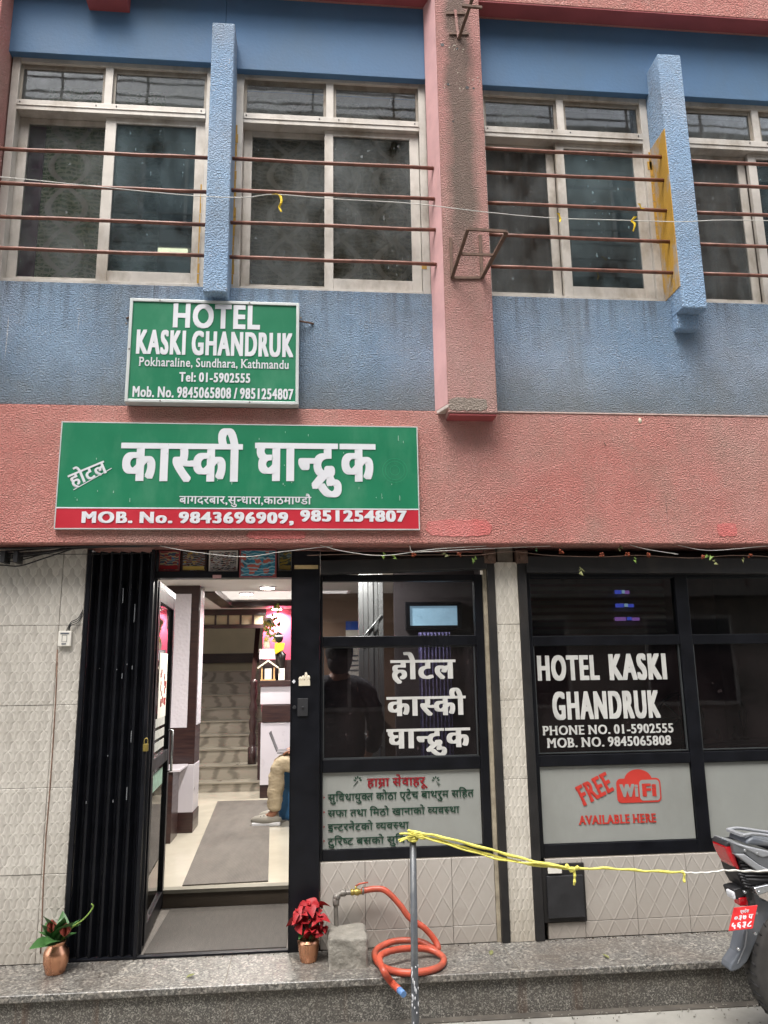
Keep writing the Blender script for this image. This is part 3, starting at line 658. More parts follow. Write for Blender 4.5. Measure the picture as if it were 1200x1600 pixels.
grille(2.50, 3.99, [4.842, 4.665, 4.453, 4.221, 4.007], 'five brown bars over the window right of the ochre sided fin')

# rooms and curtains behind the upper windows
m = MB(); m.box(XL, XR, 3.2, 3.3, 2.9, 6.2); m.box(XL, XR, 0.1, 3.3, 3.0, 3.08); m.box(XL, XR, 0.1, 3.3, 5.9, 6.0)
for xx in (-2.2, -0.6, 0.95, 2.42, 4.1): m.box(xx, xx + .08, 0.1, 3.2, 3.08, 5.9)
m.build('upstairs_room_wall', M['roomwall'], kind='structure')
def curtain(x0, x1, y, z0, z1, mat, label, amp=0.02, wl_=0.13, seed=0):
    rnd = random.Random(seed); m = MB(); nx = max(8, int((x1 - x0) / .012)); nz = 10; V_ = []
    ph = rnd.uniform(0, 6)
    for j in range(nz + 1):
        for i in range(nx + 1):
            xx = x0 + (x1 - x0) * i / nx; t_ = j / nz
            V_.append((xx, y + amp * math.sin(xx / wl_ * 2 * PI + ph + .6 * math.sin(xx * 9 + t_ * 1.5)) * (0.7 + .3 * t_), z1 + (z0 - z1) * t_))
    F_ = [(j * (nx + 1) + i, (j + 1) * (nx + 1) + i, (j + 1) * (nx + 1) + i + 1, j * (nx + 1) + i + 1) for j in range(nz) for i in range(nx)]
    m.add(V_, F_, True); o = m.build('curtain', mat); sm = o.modifiers.new('solid', 'SOLIDIFY'); sm.thickness = .002
    return tag(o, label, 'curtain', 'curtains behind the upper windows')
curtain(-1.79, -1.02, 0.105, 3.9, 5.40, M['curtain_green'], 'green and beige ogee patterned curtain behind the leftmost upper window', .012, .2, 1)
curtain(-0.47, 0.73, 0.105, 3.9, 5.40, M['curtain_beige'], 'dim beige ogee curtain behind the window between fin and pink column', .012, .2, 2)
curtain(1.12, 1.78, 0.125, 3.9, 5.40, M['curtain_plain'], 'plain brown curtain behind the open sash right of the pink column', .035, .17, 3)
curtain(2.52, 3.2, 0.125, 3.9, 5.40, M['curtain_plain'], 'plain brown curtain behind the window right of the ochre sided fin', .035, .17, 4)
MB().box(-1.90, -1.80, 0.12, 0.14, 3.9, 5.3).build('drape', pm('plum_drape', '#7d4a70', 0.9, var=0.2), label='narrow plum drape at the left edge of the leftmost window', cat='drape')
a = P(186, 389, 1.6); b2 = P(223, 389, 1.6); c2_ = P(234, 389, 1.6); d2 = P(293, 389, 1.6)
tl = empty('tube_light', a, 'lit fluorescent tube seen through the front sash of the leftmost window', 'tube light')
MB().tube([(a.x, 1.6, a.z), (b2.x, 1.6, a.z)], 0.022, 8).build('tube', M['tubelit'], tl)
MB().tube([(c2_.x, 1.6, a.z), (d2.x, 1.6, a.z)], 0.022, 8).build('tube', M['tubelit'], tl)
box('batten', M['lobbywhite'], a.x - .03, d2.x + .03, 1.625, 1.66, a.z + .01, a.z + .05, tl)

# ---------------------------------------------------------------- ground floor walls with tiles
def tile_wall(x0, x1, z0, z1, xs, zs, mat, y=0.0, depth=0.25):
    w = box('tile_wall', M['grout'], x0, x1, y + 0.009, y + depth, z0, z1, B)
    cache = {}
    for i in range(len(xs) - 1):
        for j in range(len(zs) - 1):
            a, b = xs[i] + .0012, xs[i + 1] - .0012; c, d = zs[j] + .0012, zs[j + 1] - .0012
            o = box('tile', mat, a, b, y + random.uniform(0, .0015), y + .012, c, d, w, bevel=.0015, origin=(a, y, c), seg=1)
            # a slight lean of each tile catches the light differently
            o.rotation_euler = (random.uniform(-.003, .003), 0, random.uniform(-.003, .003))
    return w
def steps(a, b, s, ref):
    out = [a]; v = ref + math.ceil((a - ref) / s + 1e-6) * s
    while v < b - .01:
        if v - a > .012: out.append(v)
        v += s
    return out + [b]
XG0 = -1.315
zt = steps(0.0, 2.222, .4435, .44)
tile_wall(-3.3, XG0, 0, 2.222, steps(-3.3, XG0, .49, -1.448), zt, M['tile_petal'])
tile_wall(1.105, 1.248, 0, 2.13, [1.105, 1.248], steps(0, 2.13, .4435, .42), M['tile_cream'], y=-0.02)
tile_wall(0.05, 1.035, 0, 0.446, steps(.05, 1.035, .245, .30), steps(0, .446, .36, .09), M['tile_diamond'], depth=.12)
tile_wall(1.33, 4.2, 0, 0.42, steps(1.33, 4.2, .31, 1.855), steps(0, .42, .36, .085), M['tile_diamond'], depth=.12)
box('tile_gap', M['grout'], 1.13, 1.225, -.01, .2, 2.13, 2.221, B)
# cement line and crack beside the tile joint on the left wall
m = MB(); pts = [P(x, y, -.002) for x, y in ((90, 1015), (88, 1060), (86, 1100), (82, 1170), (77, 1240), (72, 1310), (68, 1380), (65, 1450), (63, 1490))]
m.tube([(p.x + random.uniform(-.002, .002), -.001, p.z) for p in pts], .0035, 5); m.build('cement_seam', pm('brown_grout_seam', '#7a5f4f', 0.9, var=0.3, vs=30), B)

# black steel frame of the shopfront
def rect_frame(m, x0, x1, z0, z1, w, y0, y1):
    m.box(x0, x0 + w, y0, y1, z0, z1); m.box(x1 - w, x1, y0, y1, z0, z1); m.box(x0 + w + .0005, x1 - w - .0005, y0 + .001, y1, z0, z0 + w); m.box(x0 + w + .0005, x1 - w - .0005, y0 + .001, y1, z1 - w, z1)
# left shop window
m = MB(); y0, y1 = .02, .08
m.box(.046, .062, y0, y1, .447, 2.06); m.box(.985, 1.035, y0, y1, .447, 2.06)
for a, b in ((.447, .505), (.92, .992), (1.632, 1.692), (2.02, 2.06)): m.box(.0625, .9845, y0 + .002, y1, a, b)
SL = m.build('shop_window', M['black'], B, bevel=.003)
box('pane', M['glass_shop'], .062, .985, .048, .054, 1.69, 2.022, SL)
box('pane', M['glass_dark'], .062, .985, .048, .054, .99, 1.634, SL)
FP = box('film_panel', M['frost'], .063, .978, .036, .046, .506, .919, SL, bevel=.001)
# side strip and guide channel between window and tiled pillar
box('side_strip', pm('tan_weathered_strip', '#9b917e', 0.6, var=0.3, vs=14), 1.036, 1.058, .0, .07, .0, 2.1, B)
box('guide_channel', M['blackmatt'], 1.0585, 1.104, -.03, .08, .0, 2.15, B, bevel=.003)
box('guide_channel', M['blackmatt'], 1.249, 1.30, -.03, .08, .0, 2.15, B, bevel=.003)
# right shop window
m = MB(); XE = 4.2
m.box(1.301, 1.335, y0, y1, .421, 2.08); m.box(2.262, 2.345, y0, y1, .421, 2.08); m.box(3.25, 3.33, y0, y1, .421, 2.08)
for a, b in ((.421, .492), (.922, .985), (1.622, 1.682), (2.035, 2.08)):
    for u0, u1 in ((1.3355, 2.2615), (2.3455, 3.2495), (3.3305, XE)): m.box(u0, u1, y0 + .002, y1, a, b)
SR = m.build('shop_window', M['black'], B, bevel=.003)
for u0, u1 in ((1.335, 2.262), (2.345, 3.25), (3.33, XE)):
    box('pane', M['glass_shop'], u0, u1, .048, .054, 1.68, 2.037, SR)
    box('pane', M['glass_dark'], u0, u1, .048, .054, .984, 1.624, SR)
    box('film_panel', M['frost'], u0 + .001, u1 - .004, .036, .046, .494, .92, SR, bevel=.001)
# black frame rims round the big panes
for u0, u1, par in ((.064, .975, SL), (1.336, 2.258, SR), (2.347, 3.245, SR)):
    m = MB(); rect_frame(m, u0, u1, .993, 1.63, .006, .030, .046); m.build('pane_rim', pm('dull_grey_rim', '#3c3f40', 0.4, var=.2), par)
# post between the door and the window (the other half of the folding gate stacked in a steel case)
box('door_post', M['black'], -.122, .045, -.015, .10, 0, 2.2, B, bevel=.004)
m = MB(); m.box(-.124, -.119, -.02, -.012, 0, 2.2); m.build('post_edge', M['black'], B)
# head above the door and the shutter boxes
box('door_head', M['black'], -.94, -.1225, .03, .12, 2.045, 2.085, B, bevel=.003)
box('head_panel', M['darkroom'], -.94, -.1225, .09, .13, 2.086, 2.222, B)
m = MB(); m.prism([(.047, 2.055), (1.057, 2.085), (1.057, 2.165), (.047, 2.14)], -.045, .03); m.build('shutter_box', M['blackmatt'], B, bevel=.006)
m = MB(); m.prism([(1.30, 2.062), (XE, 2.04), (XE, 2.14), (1.30, 2.165)], -.045, .03); m.build('shutter_box', M['blackmatt'], B, bevel=.006)
for u0, u1 in ((.047, 1.057), (1.30, XE)):
    m = MB(); m.tube([(u0, .10, 2.17), (u1, .10, 2.16)], .045, 14); m.build('shutter_roll', M['blackmatt'], B)
for cx in (1.075, 1.275):
    m = MB(); m.box(cx - .035, cx + .035, -.05, .02, 2.12, 2.20); m.lathe([(.022, -.07), (.022, -.05)], (cx, 0, 2.15), 10, 'y'); m.box(cx - .02, cx + .02, -.06, -.05, 2.165, 2.19)
    m.build('shutter_bracket', M['rust'], B, bevel=.003)
box('backing_wall', M['darkroom'], XL, -3.3, 0.0, .28, -.2, 2.222, B)
box('backing_wall', M['tile_petal'], 4.2, XR, 0.0, .28, -.2, 2.222, B)
# dark hatch under the right window
hx0, hx1 = P(851, 1400, -.01).x, P(912, 1400, -.01).x; hz0, hz1 = P(880, 1436, -.01).z, P(880, 1358, -.01).z
MH = empty('meter_hatch', ((hx0 + hx1) / 2, 0, hz0), 'black metal hatch box set in the tiles under the wifi window', 'box')
m = MB(); m.box(hx0 - .01, hx1 + .012, -.012, .01, hz0 - .015, hz1 + .03); m.build('frame', M['blackmatt'], MH, bevel=.002)
m = MB(); m.box(hx0 + .012, hx1 - .004, -.03, -.013, hz0 + .01, hz1 - .03); m.build('door', M['dark'], MH, bevel=.004)
m = MB(); m.box(hx0 + .02, hx0 + .1, -.034, -.031, hz1 - .015, hz1 + .02); m.build('torn_label', M['paper'], MH)

# ================================================================== signs
YS = -0.215
T1 = empty('hotel_sign', (-0.59, YS, 3.05), 'green framed box sign reading HOTEL KASKI GHANDRUK in English below the left windows', 'sign')
sx0, sx1, sz0, sz1 = -1.10, -0.088, 3.052, 3.708
m = MB(); rect_frame(m, sx0, sx1, sz0, sz1, .018, YS, -.138); m.build('frame', M['signframe'], T1, bevel=.002)
box('panel', M['green'], sx0 + .018, sx1 - .018, YS + .008, -.14, sz0 + .018, sz1 - .018, T1)
yy = YS + .007
text_px('HOTEL', M['white'], T1, yy, 270.5, 406.5, 512, 477, smear=.045, vs_=.016)
text_px('KASKI GHANDRUK', M['white'], T1, yy, 213, 458.5, 554.5, 519, smear=.06, vs_=.012)
text_px('Pokharaline, Sundhara, Kathmandu', M['white'], T1, yy, 217, 451, 574, 560.5, smear=.014, vs_=.006, serif=.05)
text_px('Tel: 01-5902555', M['white'], T1, yy, 280, 391, 597, 583, smear=.045, vs_=.01)
text_px('Mob. No. 9845065808 / 9851254807', M['white'], T1, yy, 207, 458.5, 622, 606, smear=.045, vs_=.01)
m = MB()
for px, py in ((197, 505), (202, 545), (470, 496)): c = P(px, py, YS - .002); m.lathe([(.006, 0), (.006, .006)], c, 6, 'y')
for px in (250, 390): m.lathe([(.005, -.002), (.005, .004)], (P(px, 632, YS).x, YS, sz0 + .009), 6, 'y')
for px in (250, 390): m.lathe([(.005, -.002), (.005, .004)], (P(px, 470, YS).x, YS, sz1 - .009), 6, 'y')
m.build('screw', M['galv'], T1, kind='stuff')
m = MB(); m.tube([(-0.10, -.16, 3.615), (-.03, -.15, 3.61), (0.0, -.131, 3.612)], .006, 6); m.tube([(-1.09, -.16, 3.62), (-1.135, -.131, 3.615)], .006, 6); m.build('anchor', M['rust'], T1)

YT = -0.172
T2 = empty('hotel_sign', (-0.41, YT, 2.30), 'long green sign in Nepali lettering with a red phone number strip on the beam', 'sign')
tx0, tx1, tz0, tz1 = -1.455, 0.627, 2.305, 2.935
zr = P(370, 795, YT).z
box('panel', M['green'], tx0, tx1, YT, YB - .002, zr, tz1, T2, bevel=.001)
box('strip', M['red'], tx0, tx1, YT, YB - .002, tz0, zr - .001, T2, bevel=.001)
box('divider', M['white'], tx0, tx1, YT - .0015, YT - .0004, zr - .002, zr + .005, T2)
m = MB(); rect_frame(m, tx0 - .004, tx1 + .004, tz0 - .004, tz1 + .004, .006, YT - .002, YB - .001); m.build('edge_trim', M['signframe'], T2)
yt = YT - .001
text_px('का{स}की', M['white'], T2, yt, 188, 379, 751, 694, smear=.075, vs_=.012)
text_px('घा{न}द~ुक', M['white'], T2, yt, 398, 587, 751, 694, smear=.075, vs_=.012)
text_px('होटल', M['white'], T2, yt, 107, 168, 750, 731, smear=.05, vs_=.012, rot=math.radians(25))
a = P(115, 766, yt); b2 = P(175, 732, yt)
m = MB(); dx, dz = (b2 - a).x, (b2 - a).z; l = math.hypot(dx, dz); nx, nz = -dz / l * .0045, dx / l * .0045
m.prism([(a.x, a.z), (b2.x, b2.z), (b2.x + nx, b2.z + nz), (a.x + nx, a.z + nz)], yt - .001, yt); m.build('underline', M['white'], T2)
text_px('बागदरबार,सु{न}धारा,काठमा{ण}डौ', M['white'], T2, yt, 280, 486.5, 787.5, 776, smear=.03, vs_=.006)
text_px('MOB. No. 9843696909,', M['white'], T2, yt, 127.5, 459, 817, 800.5, smear=.06, vs_=.014)
text_px('9851254807', M['white'], T2, yt, 469, 635.5, 814.5, 798, smear=.06, vs_=.014)
m = MB(); c = P(617, 735, yt)
for r in (.075, .058, .03):
    V_ = []; F_ = []
    for k in range(40):
        w = 2 * PI * k / 40; V_ += [(c.x + r * math.cos(w), yt - .0005, c.z + r * math.sin(w)), (c.x + (r - .002) * math.cos(w), yt - .0005, c.z + (r - .002) * math.sin(w))]
    for k in range(40): j = (k + 1) % 40; F_.append((2 * k, 2 * k + 1, 2 * j + 1, 2 * j))
    m.add(V_, F_)
m.build('emblem', pm('faint_green_emblem', '#2c8f66', 0.4, var=.05), T2)
# scratches and drips on both signs
m = MB()
for k in range(34):
    X = random.uniform(tx0 + .1, tx1 - .05); Z = random.uniform(zr + .03, tz1 - .03); h = random.uniform(.006, .035) * random.random(); m.box(X, X + random.uniform(.0015, .003), yt - .0025, yt - .0015, Z, Z + h + .003)
m.build('scratch', pm('pale_scratch', '#a9c4b4', 0.6), T2, kind='stuff')

# ================================================================== shopfront lettering
yl = .029
text_px('होटल', M['offwhite'], SL, .046, 610, 712, 1060.5, 1031.5, smear=.07, vs_=.01)
text_px('का{स}की', M['offwhite'], SL, .046, 604, 728, 1117.5, 1088.5, smear=.07, vs_=.01)
text_px('घा{न}द~ुक', M['offwhite'], SL, .046, 604, 735, 1168, 1138.5, smear=.07, vs_=.01)
yf = .034
text_px('हाम~ा सेवाहरू', M['txtred'], FP, yf, 573.5, 668, 1228, 1215.5, smear=.045, vs_=.008)
text_px('सुविधायु{क}त कोठा एटेच बाथरुम सहित'.replace('वि', 'िव').replace('हि', 'िह'), M['txtgreen'], FP, yf, 512, 740.5, 1249, 1238, smear=.014, vs_=.008, slope=.004)
text_px('सफा तथा मिठो खानाको {व}यव{स}था'.replace('मि', 'िम'), M['txtgreen'], FP, yf, 512, 718, 1273.5, 1263, smear=.014, vs_=.008)
text_px('इ{न}टरनेटको {व}यव{स}था', M['txtgreen'], FP, yf, 512, 639, 1296.5, 1286, smear=.014, vs_=.008)
text_px('टुरि{ष}ट बसको सुविधा'.replace('रि', 'िर').replace('वि', 'िव'), M['txtgreen'], FP, yf, 512, 650, 1318.5, 1308, smear=.014, vs_=.008)
m = MB()
for py in (1246, 1269, 1292, 1314): c = P(506.5, py, yf); m.prism([(c.x - .004, c.z + .006), (c.x + .006, c.z), (c.x - .004, c.z - .006)], yf - .0005, yf)
m.build('bullet', M['txtred'], FP, kind='stuff')
for px, sgn in ((559, 1), (681, -1)):
    c = P(px, 1221, yf); m = MB()
    for k in range(5):
        w = PI / 2 + sgn * (k - 2) * .75; d = .017
        q = [(c.x + math.cos(w) * d * .25 - math.sin(w) * 0, c.z + .006 + math.sin(w) * d * .25)]
        cx_, cz_ = c.x + math.cos(w) * d, c.z + .006 + math.sin(w) * d
        m.prism([(cx_ + math.cos(w + a2) * .0065 * (1.3 if abs(math.sin(a2)) < .5 else .7), cz_ + math.sin(w + a2) * .0065 * (1.3 if abs(math.sin(a2)) < .5 else .7)) for a2 in [2 * PI * i / 8 for i in range(8)]], yf - .0004, yf)
    for k in (-1, 0, 1): m.prism([(c.x, c.z + .004), (c.x - sgn * .022 + k * .005, c.z - .022 + k * .004), (c.x - sgn * .020 + k * .005, c.z - .024 + k * .004), (c.x + .002, c.z + .002)], yf - .0008, yf - .0002)
    m.build('flower_motif', M['txtgreen'], FP)
text_px('HOTEL', M['offwhite'], SR, .046, 839.5, 936, 1062, 1025, smear=.07, vs_=.012)
text_px('KASKI', M['offwhite'], SR, .046, 951.5, 1041, 1061, 1022.5, smear=.07, vs_=.012)
text_px('GHANDRUK', M['offwhite'], SR, .046, 863, 1031, 1122, 1081, smear=.07, vs_=.012)
text_px('PHONE NO. 01-5902555', M['offwhite'], SR, .046, 847.5, 1052, 1146.5, 1132.5, smear=.035, vs_=.006, serif=.07)
text_px('MOB. NO. 9845065808', M['offwhite'], SR, .046, 854.5, 1048.5, 1166, 1151.5, smear=.035, vs_=.006, serif=.07)
FW = [c for c in SR.children if c.name.startswith('film_panel')][0]
text_px('FREE', M['wifired'], FW, yf, 902, 956, 1248, 1217, smear=.05, vs_=.01, serif=.09, rot=math.radians(24))
text_px('AVAILABLE HERE', M['wifired'], FW, yf, 904, 1025, 1286.5, 1273, smear=.04, vs_=.008, serif=.08)
def rrect(x0, x1, z0, z1, r, n=6):
    o = []
    for cx, cz, a0 in ((x1 - r, z1 - r, 0), (x0 + r, z1 - r, PI / 2), (x0 + r, z0 + r, PI), (x1 - r, z0 + r, 1.5 * PI)):
        o += [(cx + r * math.cos(a0 + PI / 2 * k / n), cz + r * math.sin(a0 + PI / 2 * k / n)) for k in range(n + 1)]
    return o
a = P(965, 1255, yf); b2 = P(1031, 1215, yf)
m = MB(); m.prism(rrect(a.x, b2.x, a.z, b2.z, .028), yf - .001, yf)
cxx = (a.x + b2.x) / 2; zd = P(996, 1202, yf).z
m.prism([(cxx + .085 * math.cos(PI * k / 14), b2.z - .012 + (zd - b2.z + .012) * math.sin(PI * k / 14)) for k in range(15)], yf - .0008, yf - .0001)
m.build('wifi_badge', M['wifired'], FW)
m = MB(); m.prism(rrect(cxx + .004, b2.x - .008, a.z + .010, b2.z - .010, .022), yf - .0018, yf - .0012); m.build('wifi_tile', M['frost'], FW)
hz = b2.z - a.z
text('Wi', M['frost'], FW, yf - .0013, a.x + .018, cxx - .006, a.z + hz * .27, a.z + hz * .75, smear=.07, vs_=.02)
text('Fi', M['wifired'], FW, yf - .0024, cxx + .02, b2.x - .03, a.z + hz * .27, a.z + hz * .75, smear=.07, vs_=.02)

# ================================================================== folding gate and glass door
GT = empty('folding_gate', (-1.14, .03, 0), 'black steel folding gate pushed open beside the entrance, of narrow upright slats', 'gate')
xs_ = [XG0 + .03 + i * (.372 / 13) for i in range(14)]
slat0 = None
for i in range(13):
    m = MB(); w = .0286; a = 0; z1 = 2.2
    y_a, y_b = (.012, .05) if i % 2 == 0 else (.05, .012)
    m.prismz([(0, y_a), (w * .62, y_b - .006), (w * .97, y_b), (w * .97, y_b + .012), (w * .62, y_b + .006), (0, y_a + .012)], 0.008, z1)
    m.build('slat', M['black'], GT, origin=None, local=True).location = (xs_[i] - (-1.14), -.03, 0)
box('lead_stile', M['black'], XG0 + .004, XG0 + .028, -.01, .07, .004, 2.21, GT, bevel=.003)
box('lead_stile', M['black'], -.945, -.925, -.012, .07, .004, 2.21, GT, bevel=.003)
for z in (.25, 1.05, 1.9):
    m = MB()
    for i in range(6): m.tube([(xs_[2 * i] + .01, .075, z - .08), (xs_[2 * i] + .04, .075, z + .08)], .005, 5)
    m.build('scissor_link', M['black'], GT, kind='stuff')
m = MB()
for px, p0, p1 in ((191, 919, 942), (209, 944, 972), (182, 1045, 1047), (198, 1037, 1039), (155, 1044, 1045), (204, 1142, 1160), (197, 1230, 1250), (134, 1252, 1256), (168, 1180, 1182), (206, 1040, 1046), (190, 1052, 1060), (176, 1250, 1254)):
    a = P(px, p1, .002); b2 = P(px, p0, .002); m.box(a.x, a.x + .0035, .001, .006, a.z, b2.z)
m.build('paint_scratch', pm('bare_metal_scratch', '#77797c', 0.5, var=.2), GT, kind='stuff')
box('bottom_track', M['black'], -1.32, -.12, -.005, .03, -.001, .012, B, bevel=.002)
m = MB(); c = P(228, 1165, -.01); m.box(c.x - .014, c.x + .014, -.02, -.005, c.z - .03, c.z + .01); m.tube(spline([(c.x - .009, -.012, c.z + .008), (c.x - .009, -.012, c.z + .03), (c.x, -.012, c.z + .04), (c.x + .009, -.012, c.z + .03), (c.x + .009, -.012, c.z + .008)], 4), .003, 6)
tag(m.build('padlock', M['brass'], bevel=.002), 'small brass padlock hanging on the edge of the black folding gate', 'padlock')

# open glass door leaf, hinged at the gate, swung into the passage
DR = empty('glass_door', (-.912, .11, 0), 'black framed glass door standing open inwards beside the folding gate', 'door')
LW = .80
m = MB(); zb, zt2 = .03, 2.0
def leafpt(u, w, z): return (-.02 - .055 * u + w, u, z)          # u runs inwards along the leaf
def lbox(m, u0, u1, w0, w1, z0, z1):
    n = len(m.v)
    for zz_ in (z0, z1):
        for (u, w) in ((u0, w0), (u1, w0), (u1, w1), (u0, w1)): m.v.append(leafpt(u, w, zz_))
    for q in ((0, 1, 2, 3), (7, 6, 5, 4), (0, 4, 5, 1), (1, 5, 6, 2), (2, 6, 7, 3), (3, 7, 4, 0)): m.f.append(tuple(n + i for i in q)); m.sm.append(False)
lbox(m, 0, .07, -.02, .02, zb, zt2); lbox(m, LW - .07, LW, -.02, .02, zb, zt2); lbox(m, .0705, LW - .0705, -.019, .019, zb, zb + .09); lbox(m, .0705, LW - .0705, -.019, .019, zt2 - .08, zt2)
lbox(m, .0705, LW - .0705, -.018, .018, .93, 1.0)
m.build('frame', M['black'], DR, local=True, bevel=.002)
m = MB(); lbox(m, .071, LW - .071, -.003, .003, 1.0, zt2 - .08); m.build('pane', M['glass_door'], DR, local=True)
m = MB(); lbox(m, .071, LW - .071, -.003, .003, zb + .09, .93); m.build('pane', M['glass_door'], DR, local=True)
m = MB(); lbox(m, .0, LW, -.021, .021, zt2 + .001, zt2 + .035); m.build('top_rail', M['panelwhite'], DR, local=True)
m = MB(); lbox(m, .25, .62, .004, .0055, 1.22, 1.62); pst = m.build('poster', M['paper'], DR, local=True)
m = MB()
for k in range(16): u = random.uniform(.30, .56); z = random.uniform(1.28, 1.5); lbox(m, u, u + random.uniform(.02, .05), .006, .007, z, z + random.uniform(.02, .05))
m.build('red_flower_print', M['petal'], pst, kind='stuff', local=True)
m = MB()
for z in (1.03, 1.1, 1.17): lbox(m, .12, .6, .004, .0052, z, z + .05)
m.build('sticker', pm('grey_white_sticker', '#b9bab4', 0.5, var=.2, vs=40), DR, local=True)
m = MB(); lbox(m, .12, .6, .004, .0052, .80, .90); m.build('sticker', pm('green_white_sticker', '#8fae9d', 0.5, var=.3, vs=30), DR, local=True)
m = MB(); p0 = leafpt(.72, .045, .86); p1 = leafpt(.72, .045, 1.12); m.tube([leafpt(.72, .02, .86), p0, p1, leafpt(.72, .02, 1.12)], .009, 8); m.build('handle', M['chrome'], DR, local=True)
tl2 = empty('bolt_holder', (0, 0, 0)); bpy.data.objects.remove(tl2)

# little things fixed on the post and on the tiled wall
c0 = P(460, 889, -.016); c1 = P(497, 883, -.016); box('label_strip', pm('beige_tape', '#c3ab7a', 0.6, var=.2, vs=30), c0.x, c1.x, -.018, -.0155, c0.z, c1.z, label='beige strip label stuck near the top of the black door post', cat='label')
c = P(475, 1066, -.018); m = MB(); m.box(c.x - .03, c.x + .035, -.022, -.0155, c.z - .02, c.z + .012)
for k, (dx, h) in enumerate(((-.022, .022), (-.006, .03), (.012, .05), (.026, .03))): m.ball((c.x + dx, -.019, c.z + .012 + h * .4), .009, .003, h * .5, 8, 6)
tag(m.build('sticker', M['ceramic'], bevel=.001), 'white basket shaped sticker on the black door post at latch height', 'sticker')
c = P(459, 1065, -.018); m = MB(); m.prism([(c.x - .011, c.z), (c.x, c.z + .012), (c.x + .011, c.z), (c.x, c.z - .012)], -.022, -.0155); tag(m.build('sticker', M['white'], bevel=.001), 'tiny white diamond sticker on the left edge of the black door post', 'sticker')
c = P(473, 1105, -.018); m = MB(); m.box(c.x - .03, c.x + .03, -.022, -.0155, c.z - .05, c.z + .05); m.lathe([(.011, -.008), (.011, .0)], (c.x - .048, -.02, c.z), 10, 'y'); m.lathe([(.006, -.012), (.006, -.0)], (c.x, -.016, c.z), 8, 'y')
tag(m.build('latch_plate', M['dark'], bevel=.002), 'black latch plate on the door post below the basket sticker', 'latch')
a = P(91, 1010, -.004); b2 = P(113, 986, -.004)
SB = empty('payment_plaque', ((a.x + b2.x) / 2, 0, a.z), 'small white square plaque with wires on the patterned tile wall beside the gate', 'plaque')
m = MB(); m.box(a.x, b2.x, -.02, 0, a.z, b2.z); m.build('plate', M['paper'], SB, bevel=.003)
m = MB()
m.box(a.x + .012, b2.x - .012, -.0215, -.0205, b2.z - .018, b2.z - .010); m.box(a.x + .022, b2.x - .026, -.0215, -.0205, a.z + .010, a.z + .018)
rect_frame(m, a.x + .022, b2.x - .022, a.z + .024, b2.z - .024, .002, -.0215, -.0205); m.build('print', M['grey3'], SB)
m = MB()
for k in range(3): m.tube(spline([(b2.x - .015 - k * .008, -.012, b2.z), (b2.x - .005, -.02, b2.z + .03 + .01 * k), (b2.x + .03, -.01, b2.z + .05 + .012 * k), (b2.x + .06, .01, b2.z + .11 + .02 * k)], 6), .0025, 5)
m.build('wire', M['wire'], SB)

# ================================================================== interior of the lobby
ZF, ZC = .115, 2.30
YR = .90
box('passage_floor', M['mat'], -1.75, 1.3, .031, YR, -.1, .004, kind='structure')
m = MB(); m.box(-1.75, 1.3, YR, 6.0, -.1, ZF); m.build('lobby_floor', M['floor'], kind='structure')
box('floor_riser', M['riserbrown'], -1.75, .05, YR - .012, YR - .001, .005, ZF - .02, kind='structure')
box('floor_edge', M['nosing'], -1.75, .05, YR - .03, YR + .05, ZF - .019, ZF + .003, kind='structure')
m = MB(); g = [G(285, 1385, ZF), G(419, 1378, ZF), G(422, 1251, ZF), G(340, 1253, ZF)]
m.prismz([(p.x, p.y) for p in g], ZF + .001, ZF + .009); m.build('floor_mat', M['mat'], label='long grey ribbed runner mat leading from the doorstep to the stairs', cat='mat')
m = MB(); m.prismz([(-.90, .05), (-.135, .05), (-.135, .85), (-.90, .85)], .0042, .011); m.build('floor_mat', pm('dark_ribbed_mat', '#45413d', .9, var=.15, vs=9, st=(6, 1, 1), bump=.5, bs=60), label='dark grey mat filling the sunken entrance in front of the inner step', cat='mat')
LX0, LX1 = -1.95, 1.25
m = MB(); m.box(LX0 - .1, LX0, .1, 9.2, 0, 3.9); m.build('lobby_wall', M['lobbywhite'], kind='structure')
m = MB(); m.box(LX0, 2.2, 9.0, 9.1, 0, 3.9); m.build('landing_wall', M['beige'], kind='structure')
m = MB(); m.box(LX0, 2.2, 8.97, 8.999, P(360, 1036, 8.97).z, P(360, 1021, 8.97).z); m.build('landing_beam', M['wood'], kind='structure')
# ceiling with a recessed tray
tx_0, tx_1, ty0, ty1 = -1.02, .4, 3.3, 5.1
m = MB(); m.box(LX0, 1.3, .13, ty0, ZC, ZC + .08); m.box(LX0, tx_0, ty0, ty1, ZC, ZC + .08); m.box(tx_1, 1.3, ty0, ty1, ZC, ZC + .08); m.box(LX0, 1.3, ty1, 5.65, ZC, ZC + .08); m.box(tx_0, tx_1, ty0, ty1, ZC + .22, ZC + .3)
m.build('lobby_ceiling', M['lobbywhite'], kind='structure')
m = MB()
for (u0, u1, v0, v1) in ((tx_0, tx_1, ty1 - .10, ty1 + .16), (tx_0 - .12, tx_0 + .04, ty0, ty1 + .16)): m.box(u0, u1, v0, v1, ZC - .012, ZC + .05)
m.box(-.62, -.25, 4.1, 4.3, ZC + .10, ZC + .219)
m.build('ceiling_trim', M['wood'], kind='structure')
m = MB(); m.box(LX0, 1.3, 5.65, 9.0, 3.7, 3.8); m.box(LX0, 1.3, 5.6, 5.65, ZC + .03, 3.7); m.build('stairwell_ceiling', M['lobbywhite'], kind='structure')
